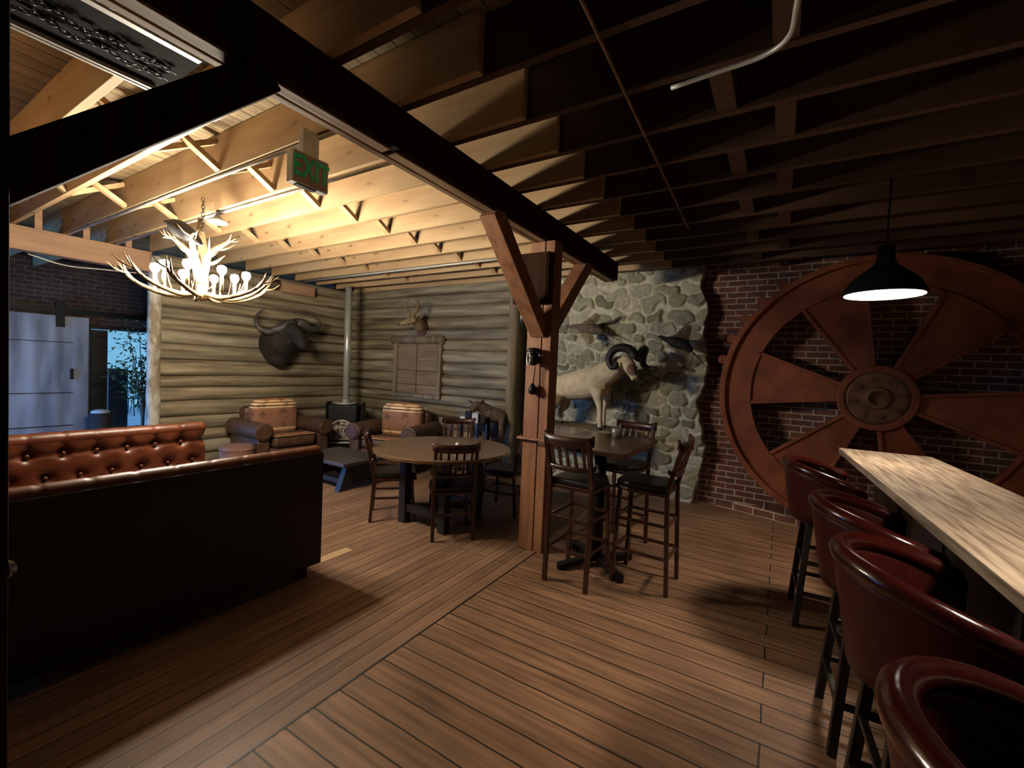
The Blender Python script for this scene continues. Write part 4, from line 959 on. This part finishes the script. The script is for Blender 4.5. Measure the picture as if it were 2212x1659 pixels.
for px in (1023, 1031): MB().ball(Dy(px, 879, 5.235), .010, seg=8, rings=6).build('eye', 'blackmetal', hg, world=True, smooth=True)

# mounted pheasants on the stone wall
def pheasant(pb, label, dark, flip=1):
    body, head, tail, wings, y = pb
    c = at_y(*body[1], y); t = thing('mounted_pheasant', label, 'taxidermy', (c.x, y+.05, c.z-.1))
    G = lambda p, d=0: at_y(*p, y+d)
    m = MB(); m.tube(smooth_path([G(p) for p in body], 10), lerps([.035, .075, .07, .035], 10), 12)
    m.tube(smooth_path([G(p) for p in head], 6), lerps([.035, .028, .030, .006], 6), 10)
    m.build('body', 'featherdark' if dark else 'feather', t, world=True, remesh=.012, sm=3)
    m = MB(); m.tube(smooth_path([G(p, .02) for p in tail], 10), lerps([.04, .026, .014, .003], 10), 8, flat=.4); m.build('tail', 'feather', t, world=True, smooth=True)
    for w_ in wings:
        pts = smooth_path([G(p, d) for p, d in w_], 12); m = MB(); out = []
        L_ = (pts[-1]-pts[0]).length
        for i, p in enumerate(pts):
            d_ = (pts[min(i+1, 11)]-pts[max(i-1, 0)]).normalized(); cd = V((1, .25, 0)); cd = (cd-d_*cd.dot(d_)).normalized()
            u_ = i/11; ch_ = (.16-.10*u_)*(1 if i % 2 else .84)+.02
            out.append((p-cd*(.045*(1-u_)), p+cd*ch_*.5+V((0, -.012, 0)), p+cd*ch_))
        m.v = [tuple(q) for t3 in out for q in t3]; m.f = [f for i in range(11) for f in ((i*3, i*3+1, i*3+4, i*3+3), (i*3+1, i*3+2, i*3+5, i*3+4))]
        m.build('wing', 'feather' if dark else 'tan', t, world=True, smooth=False, solid=.010)
    MB().cyl(G(body[1], .04), G(body[1], .22), .008, seg=6).build('wire_hanger', 'blackmetal', t, world=True)
    return t
pheasant(([(1246, 705), (1264, 709), (1284, 712), (1302, 718)], [(1248, 705), (1240, 705), (1234, 706), (1228, 708)], [(1298, 716), (1314, 724), (1330, 732), (1350, 742)],
          [[((1262, 704), 0), ((1266, 696), -.05), ((1276, 688), -.12), ((1286, 676), -.18)], [((1262, 712), 0), ((1260, 722), -.04), ((1264, 732), -.08), ((1268, 744), -.10)]], 5.68),
         'brown mounted pheasant in flight on the stone wall near the post', False)
pheasant(([(1440, 733), (1456, 738), (1476, 746), (1494, 758)], [(1442, 733), (1434, 731), (1428, 728), (1420, 726)], [(1490, 755), (1506, 771), (1522, 788), (1536, 805)],
          [[((1458, 734), 0), ((1466, 722), -.04), ((1474, 712), -.08), ((1480, 700), -.10)], [((1458, 740), 0), ((1462, 752), -.02), ((1472, 762), -.04), ((1480, 770), -.05)]], 5.62),
         'darker mounted pheasant on the stone wall beside the brick edge', True)

# iron things hanging on the post
p = at_y(1148, 772, 3.36)
t = thing('iron_lantern', 'black iron bracket lamp with round glass on the timber post', 'lantern', (p.x, 3.36, p.z-.1))
m = MB(); c = at_y(1146, 775, 3.31); m.tube([c+V((.045*math.cos(a)*.6, -.03-.02*math.cos(a), .055*math.sin(a))) for a in [2*PI*k/20 for k in range(21)]], .008, 8); m.build('ring', 'steel', t, world=True, smooth=True)
m = MB(); m.ball(c+V((.02, .02, 0)), (.05, .045, .06)); m.lathe([(.06, .06), (.075, .065), (.05, .09), (0, .10)], c+V((.02, .02, 0)), 16); m.build('housing', 'blackmetal', t, world=True, smooth=True)
m = MB(); m.beam(c+V((.02, .02, .02)), (c.x+.06, 3.40, c.z+.01), .02, .02); m.beam(c+V((.02, .02, -.03)), (c.x+.06, 3.40, c.z-.03), .012, .012); m.build('bracket', 'blackmetal', t, world=True)
c = at_y(1150, 842, 3.35); tp_ = at_y(1156, 792, 3.35)
t = thing('iron_ladle', 'black long-handled iron ladle hanging on the post below the lantern', 'ladle', (c.x, 3.35, c.z-.06))
MB().cyl(tp_, c, .005, seg=8).build('handle', 'blackmetal', t, world=True); MB().lathe([(0, -.045), (.028, -.035), (.038, -.005), (.032, .02), (.012, .055), (0, .06)], c, 16).build('bowl', 'blackmetal', t, world=True, smooth=True)
c = at_x(1127, 690, -2.00); t = thing('iron_pan', 'black round iron pan hanging on the left side of the post', 'pan', (-2.0, c.y, c.z-.12))
MB().lathe([(0, -.01), (.10, -.01), (.12, .03), (.115, .03), (.098, 0), (0, 0)], (0, 0, 0), 28, Matrix.Translation((-1.965, 3.46, 2.06)) @ Matrix.Rotation(-H, 4, 'Y')).build('pan_body', 'blackmetal', t, world=True, smooth=True)
MB().beam((-1.96, 3.46, 2.17), (-1.955, 3.46, 2.30), .02, .006, (1, 0, 0)).build('handle', 'blackmetal', t, world=True)

# ------------------------------------------------------------------ passage: metal door, plant, yard
DX = XL+.06
dz0, dz1 = .02, 2.17
t = thing('sliding_door', 'big dented metal sliding door in blue daylight at the far left', 'door', (DX, 1.6, 0))
dp_ = MB().box((DX-.03, -.3, dz0), (DX+.02, 2.70, dz1)).build('door_panel', 'metaldoor', t, world=True, bevel=.004)
m = MB(); dr = random.Random(2)
def dent(u, v):
    y = -.28+2.96*u; z = dz0+.01+(dz1-dz0-.02)*v; k = .35+.65*v
    d = .012*k*abs(math.sin(PI*y/.27))**3+.010*mnoise.noise(V((y*3, z*2.2, 5)))
    return V((DX+.021+d*min(1, 12*u, 12*(1-u), 12*v, 12*(1-v)), y, z))
m.grid(dent, 150, 60); m.build('door_skin', 'metaldoor', t, world=True, smooth=True)
m = MB()
for z in (.30, .86, 1.72): m.box((DX+.02, -.3, z), (DX+.040, 2.5, z+.012))
m.build('seam', 'blackmetal', t, world=True)
for y in (-.1, 2.28): MB().box((DX+.02, y, 1.98), (DX+.045, y+.11, 2.42)).build('hanger_strap', 'blackmetal', t, world=True)
MB().box((DX+.02, 2.46, 1.10), (DX+.055, 2.50, 1.28)).build('handle', 'blackmetal', dp_, world=True)
t = tag(MB().box((XL+.002, -.6, 2.22), (XL+.09, 4.3, 2.31)).build('door_rail', 'blackmetal'), 'black overhead rail carrying the metal sliding door', 'rail')
# black curtain-like panel beside the opening
tag(MB().box((XL-.2, 2.76, 0), (XL-.02, 2.98, 1.98)).build('door_leaf', 'blackwood'), 'narrow black open door leaf between metal door and bright doorway', 'door')
# yard
struct(MB().box((-30, -14, -.2), (XL-.36, 30, -.05)).build('ground', 'outground', pivot=(-20, 0, 0)))
tag(MB().box((-17.3, -2, -.05), (-17.0, 16, 5)).build('yard_wall', 'outwall'), 'pale wall across the yard seen through the doorway', 'wall')
struct(MB().box((-17.2, -1, 2.9), (XL-.36, 12, 3.0)).build('ceiling_sky_blocker', 'outwall', pivot=(-14, 5, 0)))  # added unseen roof that keeps sky light off the yard
def bistro(x, y, rz, label):
    t = thing('bistro_chair', label, 'chair', (x, y, -.05), rz)
    MB().cyl((0, 0, .44), (0, 0, .46), .2, seg=20).build('seat', 'blackmetal', t)
    for k in range(4): a = PI/4+k*H; MB().tube([V((.15*math.cos(a), .15*math.sin(a), .44)), V((.21*math.cos(a), .21*math.sin(a), 0))], .012, 6).build('leg', 'blackmetal', t)
    m = MB(); m.tube([V((.19*math.cos(a), -.16, .46+.42*math.sin(a))) for a in [PI*k/12 for k in range(13)]], .012, 6); m.build('back_hoop', 'blackmetal', t)
    return t
bc = at_z(283, 893, 0); b1 = bistro(bc.x*1.0, bc.y, .8, 'black metal bistro chair outside the doorway, left of the tree')
bc = at_z(315, 890, 0); dup(b1, (bc.x-.4, bc.y, -.05), -.9, 'black metal bistro chair outside the doorway, partly behind the log wall')
t = tag(MB().box((-12.2, 3.30, -.05), (-11.6, 3.62, 1.25)).build('garden_cabinet', 'blackwood', bevel=.01), 'dark upright cabinet standing outside the doorway', 'cabinet')
# potted tree inside, left of the log wall end
pt = at_x(308, 900, -9.3); t = thing('potted_tree', 'leafy green potted tree beside the far doorway', 'plant', (-9.3, pt.y, 0))
MB().lathe([(.15, 0), (.20, .30), (.22, .34), (.19, .34), (.17, .30), (0, .28)], seg=20).build('pot', 'blackmetal', t, smooth=True)
m = MB(); rng = random.Random(4); br = []
for k in range(9):
    a = rng.uniform(0, 2*PI); e = V((.30*math.cos(a), .30*math.sin(a), rng.uniform(1.2, 2.2))); p0 = V((0, 0, .28)); q = V((.05*math.cos(a), .05*math.sin(a), .9)); m.tube(smooth_path([p0, q, e], 8), lerps([.02, .013, .004], 8), 6); br.append((q, e))
m.build('trunk', 'logv', t, smooth=True)
m = MB()
for k in range(1150):
    q, e = rng.choice(br); c = q.lerp(e, rng.uniform(.1, 1.1)); c = c+V((rng.gauss(0, .13), rng.gauss(0, .15), rng.gauss(0, .13)-.05))
    d = V((rng.uniform(-1, 1), rng.uniform(-1, 1), rng.uniform(-1, .2))).normalized(); s_ = d.cross(V((rng.uniform(-1, 1), rng.uniform(-1, 1), 1))).normalized(); L_ = rng.uniform(.06, .10)
    m.add([c, c+d*L_*.5+s_*L_*.22+V((0, 0, .008)), c+d*L_, c+d*L_*.5-s_*L_*.22+V((0, 0, .008))], [(0, 1, 2), (0, 2, 3)])
m.build('foliage', 'leaf', t)
# small white bucket by the door jamb
t = thing('waste_bin', 'dark bin with a white bag standing by the black door leaf', 'bin', (-9.9, 2.72, 0))
MB().lathe([(.13, 0), (.16, .55), (.15, .55), (.12, .02), (0, .02)], seg=20).build('bin', 'plain', t, smooth=True)
MB().ball((0, 0, .56), (.13, .13, .05)).build('bag', 'white', t, smooth=True)

# ------------------------------------------------------------------ world, daylight, camera
w = bpy.data.worlds.new('sky'); SC.world = w; w.use_nodes = True
bg = w.node_tree.nodes['Background']; bg.inputs['Color'].default_value = (.09, .35, 1.0, 1); bg.inputs['Strength'].default_value = 15
def area(name, loc, rot, sx, sy, power=0, color=(1, 1, 1), portal=False):
    l = bpy.data.lights.new(name, 'AREA'); l.shape = 'RECTANGLE'; l.size = sx; l.size_y = sy; l.energy = power; l.color = color
    o = bpy.data.objects.new(name, l); COL.objects.link(o); o.location = loc; o.rotation_euler = rot
    if portal: l.cycles.is_portal = True
    return o
area('entry_daylight', (-8.98, -.72, 1.12), (H, 0, PI), 2.4, 2.15, 0, portal=True)
area('door_daylight', (XL-.36, 3.37, 1.0), (H, 0, H), 1.25, 1.98, 0, portal=True)
cam = bpy.data.cameras.new('camera'); co = bpy.data.objects.new('camera', cam); COL.objects.link(co)
cam.sensor_fit = 'HORIZONTAL'; cam.sensor_width = 36; cam.lens = 36*FP/2212; cam.clip_start = .02
co.matrix_world = Matrix.Translation(CAM) @ RM.to_4x4(); SC.camera = co
SC.view_settings.view_transform = 'Standard'; SC.view_settings.look = 'None'; SC.view_settings.exposure = 0; SC.view_settings.gamma = 1
SC.cycles.max_bounces = 8; SC.cycles.diffuse_bounces = 1; SC.cycles.glossy_bounces = 3; SC.cycles.sample_clamp_indirect = 4
